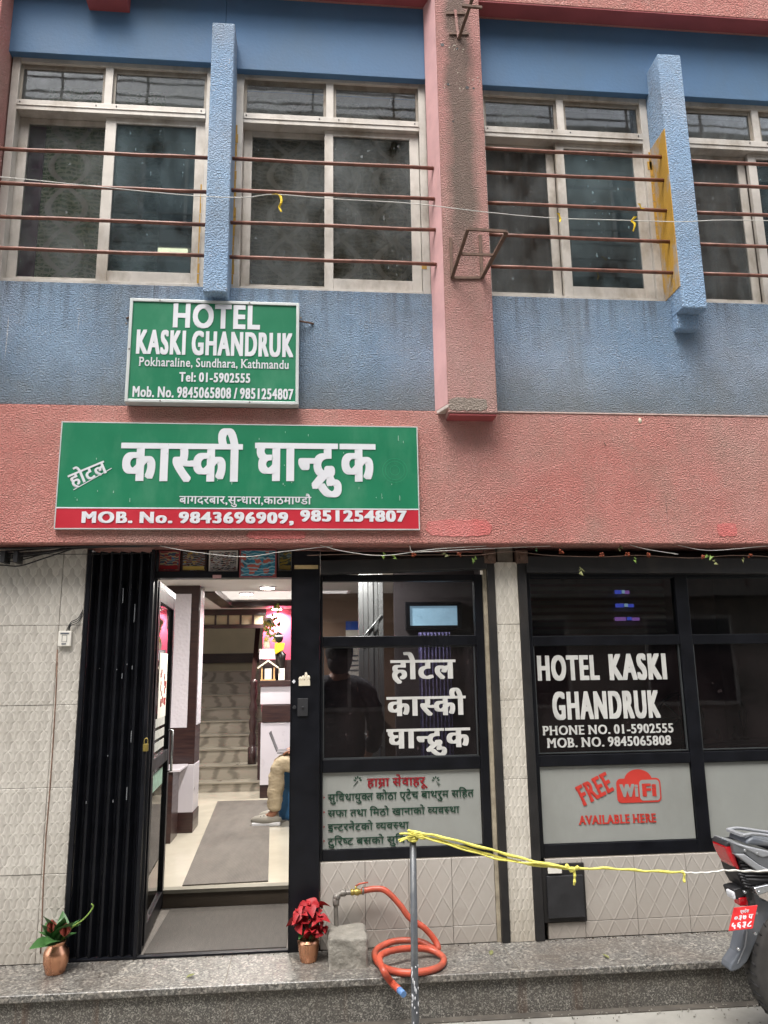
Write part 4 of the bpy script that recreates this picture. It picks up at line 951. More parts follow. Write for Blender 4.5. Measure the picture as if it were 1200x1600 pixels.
# dark band over the doorway inside
def downlight(px, py, zc, label, en=10):
    p = G(px, py, zc); d = empty('downlight', (p.x, p.y, zc), label, 'ceiling light', 'round ceiling downlights of the lobby')
    m = MB(); m.lathe([(.07, -.012), (.082, -.010), (.084, 0)], p, 20); m.build('ring', M['panelwhite'], d)
    m = MB(); m.lathe([(.064, -.02), (.066, -.0125)], p, 20); m.build('lens', M['lamp'], d)
    l = bpy.data.lights.new('downlight_lamp', 'AREA'); l.shape = 'DISK'; l.size = .09; l.energy = en; l.color = (1, .95, .88); l.spread = math.radians(150)
    o = bpy.data.objects.new('downlight_lamp', l); COL.objects.link(o); o.location = (0, 0, -.022); o.parent = d
    return d
downlight(418, 917, ZC - .001, 'bright round downlight nearest the door in the lobby ceiling')
downlight(385, 926.5, ZC + .06, 'small round downlight recessed in the dark trimmed ceiling tray')
downlight(432, 950.5, ZC - .001, 'round downlight in front of the pink wall over the reception', 7)
downlight(532, 938, ZC - .001, 'round downlight seen through the upper pane of the left shop window')
for X, Yd, lab in ((-.55, 1.15, 'unseen round downlight added in the lobby ceiling close behind the entrance'), (.35, .85, 'unseen round downlight added in the lobby ceiling close behind the left shop window')):  # unseen downlights, added to brighten the pier front and entrance
    q = Vector((X, Yd, ZC - .001)); d = empty('downlight', q, lab, 'ceiling light', 'round ceiling downlights of the lobby')
    m = MB(); m.lathe([(.05, -.012), (.062, -.010), (.064, 0)], q, 20); m.build('ring', M['panelwhite'], d); m = MB(); m.lathe([(.044, -.018), (.046, -.0125)], q, 20); m.build('lens', M['lamp'], d)
    l = bpy.data.lights.new('downlight_lamp', 'AREA'); l.shape = 'DISK'; l.size = .09; l.energy = 20 if X < 0 else 7; l.color = (1, .95, .88); o = bpy.data.objects.new('downlight_lamp', l); COL.objects.link(o); o.location = (0, 0, -.022); o.parent = d
# lobby pier with framed white laminate panels
px0, px1, py0, py1 = -1.36, -1.053, 2.75, 3.06
LC = empty('lobby_pier', ((px0 + px1) / 2, (py0 + py1) / 2, ZF), 'square pier in brown laminate with tall white panels inside the entrance', 'pillar')
box('core', M['wood'], px0, px1, py0, py1, ZF, ZC, LC, bevel=.003)
box('panel', M['bead'], px0 + .0, px1 - .075, py0 - .008, py0 - .001, 1.01, 2.22, LC, bevel=.002)
box('panel', M['bead'], px1 + .001, px1 + .008, py0 + .03, py1 - .04, 1.03, 2.26, LC, bevel=.002)
box('plinth', M['panelwhite'], px0, px1 + .005, py0 - .03, py1 - .0, ZF + .17, .69, LC, bevel=.003)
box('plinth_base', M['wood'], px0, px1 + .01, py0 - .034, py1 + .01, ZF, ZF + .169, LC, bevel=.003)
BN = empty('side_bench', (-1.4, 2.6, ZF), 'dark brown bench with a white top against the pier', 'bench')
box('side_panel', M['wood'], -1.21, -1.16, 2.30, 2.62, ZF, .68, BN, bevel=.002); box('top', M['panelwhite'], -1.9, -1.10, 2.28, 2.70, .681, .70, BN, bevel=.003); box('side_panel', M['wood'], -1.9, -1.85, 2.3, 2.62, ZF, .68, BN)
# marble stairs
ST = empty('staircase', (-1.25, 5.1, ZF), 'grey marble staircase rising behind the lobby', 'staircase')
zs_ = [ZF]; sx_l, sx_r = LX0, -.66; y = 5.05
ys_px = [1221.7, 1195.6, 1169.6, 1147.7, 1125.8, 1106, 1085, 1066, 1048]
for k, py in enumerate(ys_px):
    z1 = P(360, py, y).z
    s = box('riser', M['marble'], sx_l, sx_r if k > 1 else sx_r + .09, y + .012, y + .9, zs_[-1] - .03, z1 - .022, ST)
    box('tread', pm('marble_tread', '#8f897d', 0.3, var=.08) if k == 0 else bpy.data.materials['marble_tread'], sx_l, sx_r + .01 if k > 1 else sx_r + .10, y - .012, y + .34, z1 - .021, z1, ST, bevel=.003)
    zs_.append(z1); y += .27
box('landing_slab', M['marble'], sx_l, 2.1, y, 9.0, zs_[-1] - .1, zs_[-1] - .001, ST)
# turned newel and sloping board
NW = empty('newel_post', (-.665, 5.38, .4), 'dark turned wooden newel post with a rising board at the foot of the stairs', 'post')
a = P(391, 1195, 5.38); b2 = P(399, 1062, 5.38); h = b2.z - a.z; cxn = (a.x + b2.x) / 2
prof = [(.055, 0), (.055, .2), (.035, .21), (.045, .25), (.05, .32), (.032, .38), (.042, .42), (.05, .5), (.03, .56), (.045, .6), (.05, .68), (.03, .74), (.042, .8), (.048, .86), (.035, .92), (.05, .96), (.04, 1.0)]
m = MB(); m.lathe([(r, f_ * h) for r, f_ in prof], (cxn, 5.38, a.z), 12); m.build('post', M['woodred'], NW)
q = [P(398, 1068, 5.45), P(392, 1068, 5.45), P(401, 958, 6.2), P(409, 958, 6.2)]
m = MB(); V_ = [tuple(p) for p in q] + [(p.x, p.y + .04, p.z) for p in q]; m.add(V_, [(0, 3, 2, 1), (4, 5, 6, 7), (0, 1, 5, 4), (1, 2, 6, 5), (2, 3, 7, 6), (3, 0, 4, 7)]); m.build('stringer_board', pm('matt_dark_board', '#2c1a18', 0.9, var=.1, spec=.1), NW)
box('side_board', M['woodred'], -.648, -.60, 5.15, 5.35, ZF, P(404, 1130, 5.15).z, NW)
# lattice valance over the stairs
LV = empty('lattice_valance', (-1.2, 5.6, 2.1), 'dark lattice valance with pale openings above the stairs', 'lattice')
za, zb2 = P(360, 982, 5.6).z, P(360, 957, 5.6).z
m = MB(); m.box(LX0, -.6, 5.57, 5.62, za, za + .05); m.box(LX0, -.6, 5.57, 5.62, zb2 - .035, zb2 + .04)
for k in range(9): X = LX0 + .05 + k * .16; m.box(X, X + .022, 5.575, 5.615, za + .0505, zb2 - .0355)
m.build('frame', M['woodred'], LV)
for k in range(8): X = LX0 + .05 + k * .16; box('infill', M['beige'], X + .03, X + .152, 5.59, 5.60, za + .052, zb2 - .037, LV)
# reception counter
CY = 4.5
RC = empty('reception_counter', (0, CY, ZF), 'white and dark brown reception counter with a stepped top', 'counter')
cz = lambda py: P(405, py, CY).z
cx0, cx1 = P(407, 1160, CY).x, 1.15
box('plinth', M['wood'], cx0, cx1, CY + .02, CY + .6, ZF, cz(1227), RC)
box('front_panel', M['panelwhite'], cx0, cx1, CY, CY + .6, cz(1227) + .001, cz(1130), RC, bevel=.003)
box('band', M['wood'], cx0 + .01, cx1, CY - .012, CY + .6, cz(1129), cz(1102), RC, bevel=.003)
box('upper_panel', M['panelwhite'], cx0 - .01, cx1, CY + .02, CY + .6, cz(1101), cz(1073), RC, bevel=.003)
box('top', M['wood'], cx0 - .02, cx1, CY - .01, CY + .62, cz(1072), cz(1064), RC, bevel=.003)
SH = empty('display_stand', (-.45, 5.0, 1.4), 'white and brown stepped display stand behind the wooden house on the counter', 'stand')
sz = lambda py: P(420, py, 4.95).z
box('shelf', M['wood'], P(405, 1045, 4.95).x, .6, 4.95, 5.1, sz(1064), sz(1031), SH); box('shelf', M['panelwhite'], P(405, 1020, 4.93).x, P(434, 1020, 4.93).x, 4.93, 5.1, sz(1030), sz(1014), SH, bevel=.003)
box('pink_wall', M['pinkcloth'], P(411, 980, 5.6).x, 1.2, 5.6, 5.66, 1.0, ZC, kind='structure')
# objects on the counter
KT = cz(1063.5)
hc = P(419, 1050, 4.6); HS = empty('house_stand', (hc.x, 4.6, KT), 'small wooden house shaped stand with a white card on the reception counter', 'stand')
w_ = .125
box('post', M['pine'], hc.x - w_ * .62, hc.x - w_ * .50, 4.56, 4.64, KT, KT + .15, HS); box('post', M['pine'], hc.x + w_ * .50, hc.x + w_ * .62, 4.56, 4.64, KT, KT + .15, HS); box('base', M['pine'], hc.x - w_ * .7, hc.x + w_ * .7, 4.55, 4.65, KT, KT + .012, HS); box('back', M['wood'], hc.x - w_ * .5, hc.x + w_ * .5, 4.62, 4.635, KT + .012, KT + .17, HS)
for sgn in (-1, 1):
    m = MB(); m.prism([(hc.x, KT + .235), (hc.x + sgn * w_ * .95, KT + .15), (hc.x + sgn * w_ * .95, KT + .132), (hc.x, KT + .215)], 4.54, 4.66); m.build('roof', M['ceramic'], HS)
box('card', M['paper'], hc.x - w_ * .3, hc.x + w_ * .32, 4.575, 4.582, KT + .013, KT + .135, HS)
c = P(440, 1050, 4.6); m = MB(); m.box(c.x - .035, c.x + .035, 4.58, 4.64, KT, KT + .135); m.build('carton', M['paper'], label='small white carton beside the wooden house stand', cat='carton', bevel=.003)
c = P(421, 988, 5.02); 
FV = empty('flower_arrangement', (c.x, 5.02, sz(1013)), 'pale gold and green artificial flowers against the pink wall', 'flowers')
m = MB(); m.lathe([(.03, 0), (.045, .05), (.03, .12), (.02, .15)], (c.x - .03, 5.02, sz(1013)), 14); m.build('vase', M['ceramic'], FV)
rnd = random.Random(3); m = MB(); m2 = MB()
for k in range(60):
    X = c.x + rnd.uniform(-.06, .12); Z = sz(1005) + rnd.uniform(.02, .48) * (1 if X > c.x else .6); Yq = 5.0 + rnd.uniform(-.04, .05); (m if k % 2 else m2).ball((X, Yq, Z), rnd.uniform(.010, .022), None, rnd.uniform(.012, .028), 6, 4)
m.build('blossom', M['gold'], FV, kind='stuff'); m2.build('foliage', M['leaf2'], FV, kind='stuff')
m = MB(); d = P(420, 972, 5.1); m.lathe([(.06, 0), (.06, .01)], (d.x, 5.1, d.z), 20, 'y'); o = m.build('wall_plate', M['ceramic'], label='round white plate with a dark motif on the pink wall', cat='plate')
m = MB(); m.lathe([(.028, -.003), (.028, 0)], (d.x, 5.1, d.z), 14, 'y'); m.build('motif', M['stat'], o)
# dark statue with white headband and yellow cloth
c = P(436, 1000, 4.75); SG = empty('statuette', (c.x, 4.75, KT), 'dark standing statuette with a white headband and a yellow cloth', 'statue')
m = MB(); zt3 = P(436, 990, 4.75).z
m.lathe([(.05, 0), (.055, .05), (.045, .15), (.06, .25), (.065, .30), (.03, .335), (.028, .35)], (c.x + .02, 4.75, KT), 14); m.ball((c.x + .0, 4.75, zt3 - .05), .05, .05, .062, 14, 10); m.build('body', M['stat'], SG)
m = MB(); m.lathe([(.051, -.004), (.052, .008), (.049, .016)], (c.x, 4.75, zt3 - .035), 14); m.build('headband', M['white'], SG)
m = MB()
for k in range(5): m.tube(spline([(c.x - .03 + k * .022, 4.69, zt3 - .115), (c.x - .035 + k * .02, 4.675, zt3 - .18), (c.x - .025 + k * .014, 4.67, zt3 - .24 + .01 * k)], 4), .014, 6)
m.build('cloth', M['yellow'], SG)

# lobby partition seen through the left shop window
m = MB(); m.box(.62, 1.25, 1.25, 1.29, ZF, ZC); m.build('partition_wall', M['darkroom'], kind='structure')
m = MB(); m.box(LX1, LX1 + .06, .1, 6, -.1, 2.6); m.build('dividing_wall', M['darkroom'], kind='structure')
m = MB(); m.box(.1, LX1, 3.6, 3.66, ZF, ZC); m.build('lobby_side_wall', pm('brown_lobby_wall', '#7d6554', 0.7, var=.1), kind='structure')
PF = empty('partition_screen', (.43, 1.2, ZF), 'grey aluminium folding partition seen through the left shop window', 'partition')
for k in range(5):
    a = P(561 + k * 8, 1100, 1.15).x; m = MB(); m.box(a, a + .035, 1.13 + .03 * (k % 2), 1.17 + .03 * (k % 2), ZF, 2.25); m.build('panel', pm('grey_partition_aluminium', '#8b8d8c', 0.3, 0.5, var=.1) if k == 0 else bpy.data.materials['grey_partition_aluminium'], PF, bevel=.003)
m = MB(); m.tube([(P(562, 1010, 1.1).x, 1.12, P(562, 1003, 1.1).z), (P(597, 985, 1.1).x, 1.12, P(597, 960, 1.1).z)], .008, 6); m.tube([(P(562, 1150, 1.1).x, 1.12, P(562, 1140, 1.1).z), (P(597, 985, 1.1).x, 1.12, P(597, 1170, 1.1).z)], .008, 6); m.build('brace', bpy.data.materials['grey_partition_aluminium'], PF)
a = P(640, 978, 1.24); b2 = P(713, 947, 1.24); TW = empty('inner_window', ((a.x + b2.x) / 2, 1.22, a.z), 'pale blue lit transom window inside, behind the upper pane of the left shop window', 'window')
m = MB(); rect_frame(m, a.x - .03, b2.x + .03, a.z - .03, b2.z + .03, .03, 1.2, 1.249); m.build('frame', M['black'], TW)
box('pane', M['coollit'], a.x, b2.x, 1.22, 1.23, a.z, b2.z, TW)
def pcurtain(x0, x1, y, z0, z1, mat, lab, cat):
    m = MB(); nx, nz = 60, 6; V_ = [(x0 + (x1 - x0) * i / nx, y + .015 * math.sin(i * .9), z1 + (z0 - z1) * j / nz) for j in range(nz + 1) for i in range(nx + 1)]
    m.add(V_, [(j * (nx + 1) + i, (j + 1) * (nx + 1) + i, (j + 1) * (nx + 1) + i + 1, j * (nx + 1) + i + 1) for j in range(nz) for i in range(nx)], True)
    o = m.build('curtain', mat); s_ = o.modifiers.new('s', 'SOLIDIFY'); s_.thickness = .002; return tag(o, lab, cat)
pcurtain(P(655, 1040, 1.2).x, P(704, 1040, 1.2).x, 1.2, ZF, P(680, 988, 1.2).z, M['curtain_purple'], 'purple lace curtain hanging behind the Nepali lettering of the left shop window', 'curtain')
a = P(541, 1018, 3.5); b2 = P(562, 970, 3.5); CL = empty('wall_calendar', (a.x, 3.55, a.z), 'white wall calendar with a blue header on the brown lobby wall', 'calendar')
box('sheet', M['paper'], a.x, b2.x, 3.575, 3.59, a.z - .25, b2.z - .09, CL); box('header', pm('blue_header', '#2a55b5', .5), a.x, b2.x, 3.572, 3.59, b2.z - .089, b2.z, CL)
m = MB()
for k in range(4): m.box(a.x + .01, b2.x - .01, 3.570, 3.574, a.z - .2 + k * .05, a.z - .185 + k * .05)
m.build('printed_rows', M['grey3'], CL, kind='stuff')
# room behind the right shop window
m = MB(); m.box(1.31, 4.3, 3.2, 3.26, -.1, 2.5); m.box(4.24, 4.3, .1, 3.2, -.1, 2.5); m.build('restaurant_wall', M['maroon'], kind='structure')
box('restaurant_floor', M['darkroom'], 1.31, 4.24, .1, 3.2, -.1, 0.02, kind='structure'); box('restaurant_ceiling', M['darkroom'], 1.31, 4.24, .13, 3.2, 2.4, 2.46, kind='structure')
BL = empty('window_blind', (1.8, .16, 1.7), 'brown slatted blind behind the upper pane of the right shop window', 'blind')
zz_ = 1.70
while zz_ < 2.03:
    m = MB(); n = 2; m.add([(1.345, .15, zz_), (2.25, .15, zz_), (2.25, .175, zz_ + .028), (1.345, .175, zz_ + .028), (1.345, .152, zz_ - .001), (2.25, .152, zz_ - .001), (2.25, .177, zz_ + .027), (1.345, .177, zz_ + .027)], [(0, 1, 2, 3), (7, 6, 5, 4), (0, 3, 7, 4), (1, 5, 6, 2), (0, 4, 5, 1), (3, 2, 6, 7)]); m.build('slat', M['blind'], BL); zz_ += .045
for k, (px, py, mt, w) in enumerate(((972, 928, 'refl_blue', 22), (976, 949, 'refl_blue', 28), (980, 970, 'refl_purple', 38))):  # glowing strips stand in for neon reflections in the upper pane
    a = P(px - w / 2, py, .14); b2 = P(px + w / 2, py - 6, .14)
    w_s = b2.x - a.x; o_ = box('reflection_strip', M[mt], a.x, a.x + w_s * .45, .139, .145, a.z, b2.z); box('segment', M[('coollit', 'coollit', 'refl_blue')[k]], a.x + w_s * .5, a.x + w_s * .68, .139, .145, a.z + .003, b2.z, o_); box('segment', M[('refl_purple', 'refl_blue', 'refl_purple')[k]], a.x + w_s * .7, b2.x, .139, .145, a.z, b2.z - .003, o_); tag(o_,('short glowing blue strip imitating a neon reflection at the top of the brown blind', 'glowing blue strip imitating a neon reflection in the middle of the brown blind', 'long glowing purple strip imitating a neon reflection low on the brown blind')[k], 'imitated reflection')
# figurine and bottles on the inner ledge of the right-hand pane
box('inner_ledge', M['dark'], 2.35, 4.2, .2, .45, 1.0, 1.02, kind='structure')
def sil(px, py0, py1, w, name, label, cat, prof):
    c = P(px, py0, .32); h = P(px, py1, .32).z - c.z
    m = MB(); m.lathe([(r * w, f_ * h) for r, f_ in prof], (c.x, .32, 1.021), 14); return tag(m.build(name, M['stat']), label, cat)
sil(1166, 1168, 1108, .028, 'figurine', 'tall thin dark figurine on the ledge behind the far right pane', 'figurine', [(1, 0), (1, .05), (.3, .08), (.45, .3), (.7, .5), (.9, .7), (.4, .8), (.5, .88), (.4, .95), (.1, 1)])
sil(1124, 1168, 1150, .02, 'small_jar', 'small dark jar on the ledge left of the tall figurine', 'jar', [(.8, 0), (1, .3), (.6, .7), (.6, .9), (.2, 1)])
sil(1152, 1168, 1146, .02, 'small_jar', 'squat dark jar right beside the foot of the tall figurine', 'jar', [(1.2, 0), (1.4, .3), (.6, .5), (.6, .9), (.2, 1)])
m = MB(); c = P(1063, 1122, .6); m.tube([(c.x + .16 * math.cos(2 * PI * k / 28), .6, c.z + .16 * math.sin(2 * PI * k / 28)) for k in range(28)], .012, 8, closed=True)
for k in range(4): w = k * PI / 4; m.tube([(c.x - .16 * math.cos(w), .6, c.z - .16 * math.sin(w)), (c.x + .16 * math.cos(w), .6, c.z + .16 * math.sin(w))], .005, 6)
m.tube([(c.x, .6, c.z - .16), (c.x, .6, .03)], .015, 8); m.lathe([(.15, 0), (.15, .02)], (c.x, .6, .021), 20)
tag(m.build('pedestal_fan', M['stat']), 'dark round pedestal fan behind the mullion of the right shop window', 'fan')

# pictures above the door
arts = [art('art_red_blue', ('#3a4f63', '#8a3a38', '#2f6f9a', '#b0a27a'), 48), art('art_dark_red', ('#4a3a32', '#7c4a3a', '#b09040', '#7a8a90'), 55), art('art_black_white', ('#2f3440', '#9a9aa2', '#6a3a3a', '#c9c4b4'), 75), art('art_teal', ('#1f5f78', '#2f7f98', '#b05a4a', '#8fb6c0'), 34), art('art_yellow', ('#5a6a58', '#b09a3a', '#8fb0b4', '#3f4a48'), 40)]
zz1 = P(330, 862, .06).z
for k, (pa, pb, pbot, lab) in enumerate(((247, 282, 893, 'faded picture with a red lower left corner, first above the door'), (283, 323, 894, 'dark red mandala picture above the door beside the faded one'), (326, 372, 894, 'white framed black and white pattern picture above the middle of the door'), (375, 433, 904, 'large teal swirl picture hanging lowest above the door'), (434, 457, 893, 'pale blue picture with a yellow band beside the black door post'))):
    a = P(pa, pbot, .075); b2 = P(pb, 862, .075); yk = .072 - (.05 if k == 3 else 0)
    pc = box('picture', arts[k], a.x, b2.x, yk, yk + .005, a.z, 2.215, label=lab, cat='picture', group='pictures above the door')
    m = MB(); rect_frame(m, a.x, b2.x, a.z, 2.215, .008, yk - .003, yk - .0005); m.build('border', (M['redunder'], M['wood'], M['paper'], M['redunder'], M['frost'])[k], pc)
    if k in (0, 1, 4): box('band', (M['petal'], M['gold'], None, None, M['gold'])[k], a.x + .01, b2.x - .012, yk - .0025, yk - .0004, a.z + .012, a.z + .035, pc)
c = P(339, 901, .028); box('sticker', M['pinksmooth'], c.x - .025, c.x + .025, .026, .0295, c.z - .01, c.z + .01, label='small pink sticker on the black bar over the doorway', cat='sticker')

# ================================================================== people inside
def skin_mesh(name, joints, edges, mat, parent=None, root=0, sub=2, **k):
    """one continuous surface grown round a skeleton: joints = [(x, y, z, rx, ry)]"""
    me = bpy.data.meshes.new(name); me.from_pydata([j[:3] for j in joints], edges, []); o = bpy.data.objects.new(name, me); COL.objects.link(o)
    sk = o.modifiers.new('skin', 'SKIN'); sk.use_smooth_shade = True
    for i, j in enumerate(joints):
        v = me.skin_vertices[0].data[i]; v.radius = (j[3], j[4] if len(j) > 4 else j[3]); v.use_root = (i == root)
    ss = o.modifiers.new('sub', 'SUBSURF'); ss.levels = sub; ss.render_levels = sub
    bpy.context.view_layer.update()
    nm = bpy.data.meshes.new_from_object(o.evaluated_get(bpy.context.evaluated_depsgraph_get())); nm.name = name
    bpy.data.objects.remove(o); nm.materials.append(mat); nm.polygons.foreach_set('use_smooth', [True] * len(nm.polygons))
    o = bpy.data.objects.new(name, nm); COL.objects.link(o)
    if parent is not None: o.parent = parent
    return tag(o, k.get('label'), k.get('cat'))
from mathutils import noise as mn
def wrinkle(o, amp, fr, st=(1, 1, 2.2)):
    me = o.data; nrm = [v.normal.copy() for v in me.vertices]
    for v, n_ in zip(me.vertices, nrm):
        q = Vector((v.co.x * st[0], v.co.y * st[1], v.co.z * st[2])) * fr
        v.co += n_ * amp * (mn.noise(q) + .6 * (abs(mn.noise(q * 2.1)) - .25))
    return o
def hand_joints(wr, d, side, palm_n, J, E, wi):
    """palm and five bent fingers, appended to the skeleton at wrist index wi"""
    d = Vector(d).normalized(); n = Vector(palm_n).normalized(); s = d.cross(n).normalized() * side; wr = Vector(wr)
    def add(p, r, par): J.append((p.x, p.y, p.z, r)); E.append((par, len(J) - 1)); return len(J) - 1
    pm_ = add(wr + d * .05, .026, wi)
    for k in range(4):
        b = wr + d * .088 + s * (k - 1.5) * .02; L = (.062, .07, .066, .052)[k]
        a = add(b, .0095, pm_); a = add(b + d * L * .5 + n * .008, .0085, a); a = add(b + d * L * .85 + n * .03, .0075, a)
    t_ = wr + d * .03 - s * .032; a = add(t_, .011, pm_); a = add(t_ + d * .035 - s * .012 + n * .01, .0095, a); add(t_ + d * .058 - s * .012 + n * .022, .0085, a)
def face_bits(o, hc, fwd, mat_eye):
    """eyes, nose, mouth, ears on a head centred at hc"""
    f = Vector(fwd).normalized(); s = f.cross(Vector((0, 0, 1))).normalized(); hc = Vector(hc)
    m = MB()
    for k in (-1, 1): p = hc + f * .088 + s * .032 * k + Vector((0, 0, .005)); m.ball(p, .012, .012, .008, 8, 6)
    m.build('eyes', mat_eye, o, local=True)
    m = MB(); p = hc + f * .10 + Vector((0, 0, -.028)); m.ball(p, .014, .016, .022, 8, 6); 
    for k in (-1, 1): p = hc + s * .078 * k + f * .0 + Vector((0, 0, -.01)); m.ball(p, .012, .018, .03, 8, 6)
    m.build('nose_and_ears', M['skin'], o, local=True)
    m = MB(); p = hc + f * .092 + Vector((0, 0, -.062)); m.ball(p, .024, .012, .006, 8, 6); m.build('mouth', pm('lips', '#6d3a34', .5) if 'lips' not in bpy.data.materials else bpy.data.materials['lips'], o, local=True)

# standing person just behind the left shop window, back to the glass
pc = P(531, 1100, .55); ht = P(533, 1018, .55).z
PA = empty('person', (pc.x, .62, 0.0), 'person in a dark jacket standing with back to the glass inside the left shop window', 'person')
J = [(0, 0, .95, .15, .11), (0, 0, 1.12, .14, .10), (0, -.01, 1.30, .165, .11), (0, 0, 1.40, .10, .08), (0, .0, 1.47, .05), (0, .01, 1.56, .085, .10), (0, .01, 1.64, .07, .085),
     (-.18, 0, 1.37, .058), (-.23, .02, 1.12, .045), (-.20, .16, .94, .032), (.18, 0, 1.37, .058), (.23, .02, 1.12, .045), (.20, .16, .94, .032),
     (-.09, 0, .86, .095), (-.10, .01, .48, .065), (-.10, -.01, .10, .045), (-.10, .13, .05, .04), (.09, 0, .86, .095), (.10, .01, .48, .065), (.10, -.01, .10, .045), (.10, .13, .05, .04)]
E_ = [(0, 1), (1, 2), (2, 3), (3, 4), (4, 5), (5, 6), (3, 7), (7, 8), (8, 9), (3, 10), (10, 11), (11, 12), (0, 13), (13, 14), (14, 15), (15, 16), (0, 17), (17, 18), (18, 19), (19, 20)]
hand_joints((-.20, .16, .94), (0.05, .9, -.2), 1, (0, 0, -1), J, E_, 9); hand_joints((.20, .16, .94), (-.05, .9, -.2), -1, (0, 0, -1), J, E_, 12)
skin_mesh('body', J, E_, M['skin'], PA)
J = [(0, 0, .80, .20, .155), (0, 0, 1.12, .175, .135), (0, -.01, 1.30, .19, .13), (0, -.005, 1.41, .11, .09), (0, -.005, 1.465, .07, .075), (-.19, 0, 1.37, .075), (-.245, .01, 1.12, .062), (-.215, .13, .96, .05), (.19, 0, 1.37, .075), (.245, .01, 1.12, .062), (.215, .13, .96, .05)]
wrinkle(skin_mesh('jacket', J, [(0, 1), (1, 2), (2, 3), (3, 4), (3, 5), (5, 6), (6, 7), (3, 8), (8, 9), (9, 10)], M['jacket'], PA, sub=3), .016, 7)
J = [(0, 0, .95, .18, .14), (-.09, 0, .84, .11), (-.10, .01, .48, .075), (-.10, -.01, .12, .062), (.09, 0, .84, .10), (.10, .01, .48, .075), (.10, -.01, .12, .062)]
skin_mesh('trousers', J, [(0, 1), (1, 2), (2, 3), (0, 4), (4, 5), (5, 6)], M['dark'], PA)
m = MB(); m.ball((0, -.008, 1.615), .094, .108, .105, 16, 12); m.ball((0, -.03, 1.545), .082, .075, .08, 14, 10); m.build('hair', M['hair'], PA, local=True)
face_bits(PA, (0, .02, 1.58), (0, 1, 0), M['white'])
for s_ in (-1, 1): m = MB(); m.ball((s_ * .10, .05, .045), .05, .13, .045, 12, 8); m.build('shoe', M['dark'], PA, local=True)
PA.location.z = ht - 1.725 if ht - 1.725 > -.02 else 0
PA.location.z = 0; PA.scale = (1, 1, 1)

# seated person with a laptop, mostly behind the door post
kn = P(420, 1176, 3.0); ft = G(418, 1264, ZF)
SX, SY = kn.x, 2.95
PB = empty('person', (SX + .2, SY + .1, ZF), 'seated person in khaki trousers and pale sneakers, half hidden by the door post', 'person')
PB.rotation_euler = (0, 0, 0)
# the person sits to the right of the knees and faces left: -x is forward
hip = (.42, 0, .47)
J = [(.40, 0, .50, .14, .15), (.42, 0, .72, .13, .14), (.40, 0, .92, .15, .13), (.39, 0, 1.02, .08, .09), (.38, 0, 1.09, .05), (.36, 0, 1.18, .085, .09), (.36, 0, 1.27, .07, .08),
     (.39, -.18, .98, .055), (.30, -.24, .74, .042), (.08, -.14, .66, .03), (.39, .18, .98, .055), (.30, .24, .74, .042), (.08, .14, .66, .03),
     (.30, -.10, .50, .088), (-.12, -.12, .53, .06), (-.14, -.12, .10, .042), (-.26, -.12, .04, .035), (.30, .10, .50, .088), (-.12, .12, .53, .06), (-.08, .12, .10, .042), (-.20, .12, .04, .035)]
E_ = [(0, 1), (1, 2), (2, 3), (3, 4), (4, 5), (5, 6), (3, 7), (7, 8), (8, 9), (3, 10), (10, 11), (11, 12), (0, 13), (13, 14), (14, 15), (15, 16), (0, 17), (17, 18), (18, 19), (19, 20)]
hand_joints((.08, -.14, .66), (-1, .25, -.1), -1, (0, 0, -1), J, E_, 9); hand_joints((.08, .14, .66), (-1, -.25, -.1), 1, (0, 0, -1), J, E_, 12)
skin_mesh('body', J, E_, M['skin'], PB)
J = [(.40, 0, .49, .15, .16), (.28, -.10, .51, .108), (-.11, -.12, .545, .082), (-.13, -.12, .33, .078), (-.14, -.12, .12, .072), (.28, .10, .51, .108), (-.11, .12, .545, .082), (-.09, .12, .33, .078), (-.08, .12, .12, .072)]
wrinkle(skin_mesh('trousers', J, [(0, 1), (1, 2), (2, 3), (3, 4), (0, 5), (5, 6), (6, 7), (7, 8)], M['khaki'], PB, sub=4), .013, 9, (1, 1, 1.9))
J = [(.40, 0, .55, .16, .17), (.42, 0, .74, .145, .155), (.40, 0, .92, .17, .145), (.39, 0, 1.03, .09, .10), (.39, -.19, .98, .07), (.30, -.25, .74, .056), (.12, -.16, .66, .042), (.39, .19, .98, .07), (.30, .25, .74, .056), (.12, .16, .66, .042)]
skin_mesh('shirt', J, [(0, 1), (1, 2), (2, 3), (3, 4), (4, 5), (5, 6), (3, 7), (7, 8), (8, 9)], M['shirt'], PB)
m = MB(); m.ball((.385, 0, 1.235), .10, .092, .09, 16, 12); m.build('hair', M['hair'], PB, local=True)
face_bits(PB, (.35, 0, 1.20), (-1, 0, 0), M['white'])
for yy_, xx_ in ((-.12, -.14), (.12, -.08)):
    m = MB(); m.ball((xx_ - .07, yy_, .05), .145, .052, .05, 14, 8); sh_ = m.build('shoe', M['shoe'], PB, local=True)
    m = MB(); m.box(xx_ - .20, xx_ + .06, yy_ - .045, yy_ + .045, 0, .035); m.build('sole', M['white'], sh_, local=True, bevel=.01)
    m = MB()
    for q in range(3): m.tube([(xx_ - .12 + q * .03, yy_ - .035, .085 + q * .006), (xx_ - .115 + q * .03, yy_ + .035, .085 + q * .006)], .004, 5)
    m.build('laces', M['dark'], sh_, local=True, kind='stuff')
LT = empty('laptop', (SX + .18, SY + .1, ZF + .63), 'grey laptop open on the knees of the seated person', 'laptop')
m = MB(); m.box(-.10, .10, -.13, .13, 0, .016); m.build('keyboard_base', M['laptop'], LT, local=True, bevel=.003)
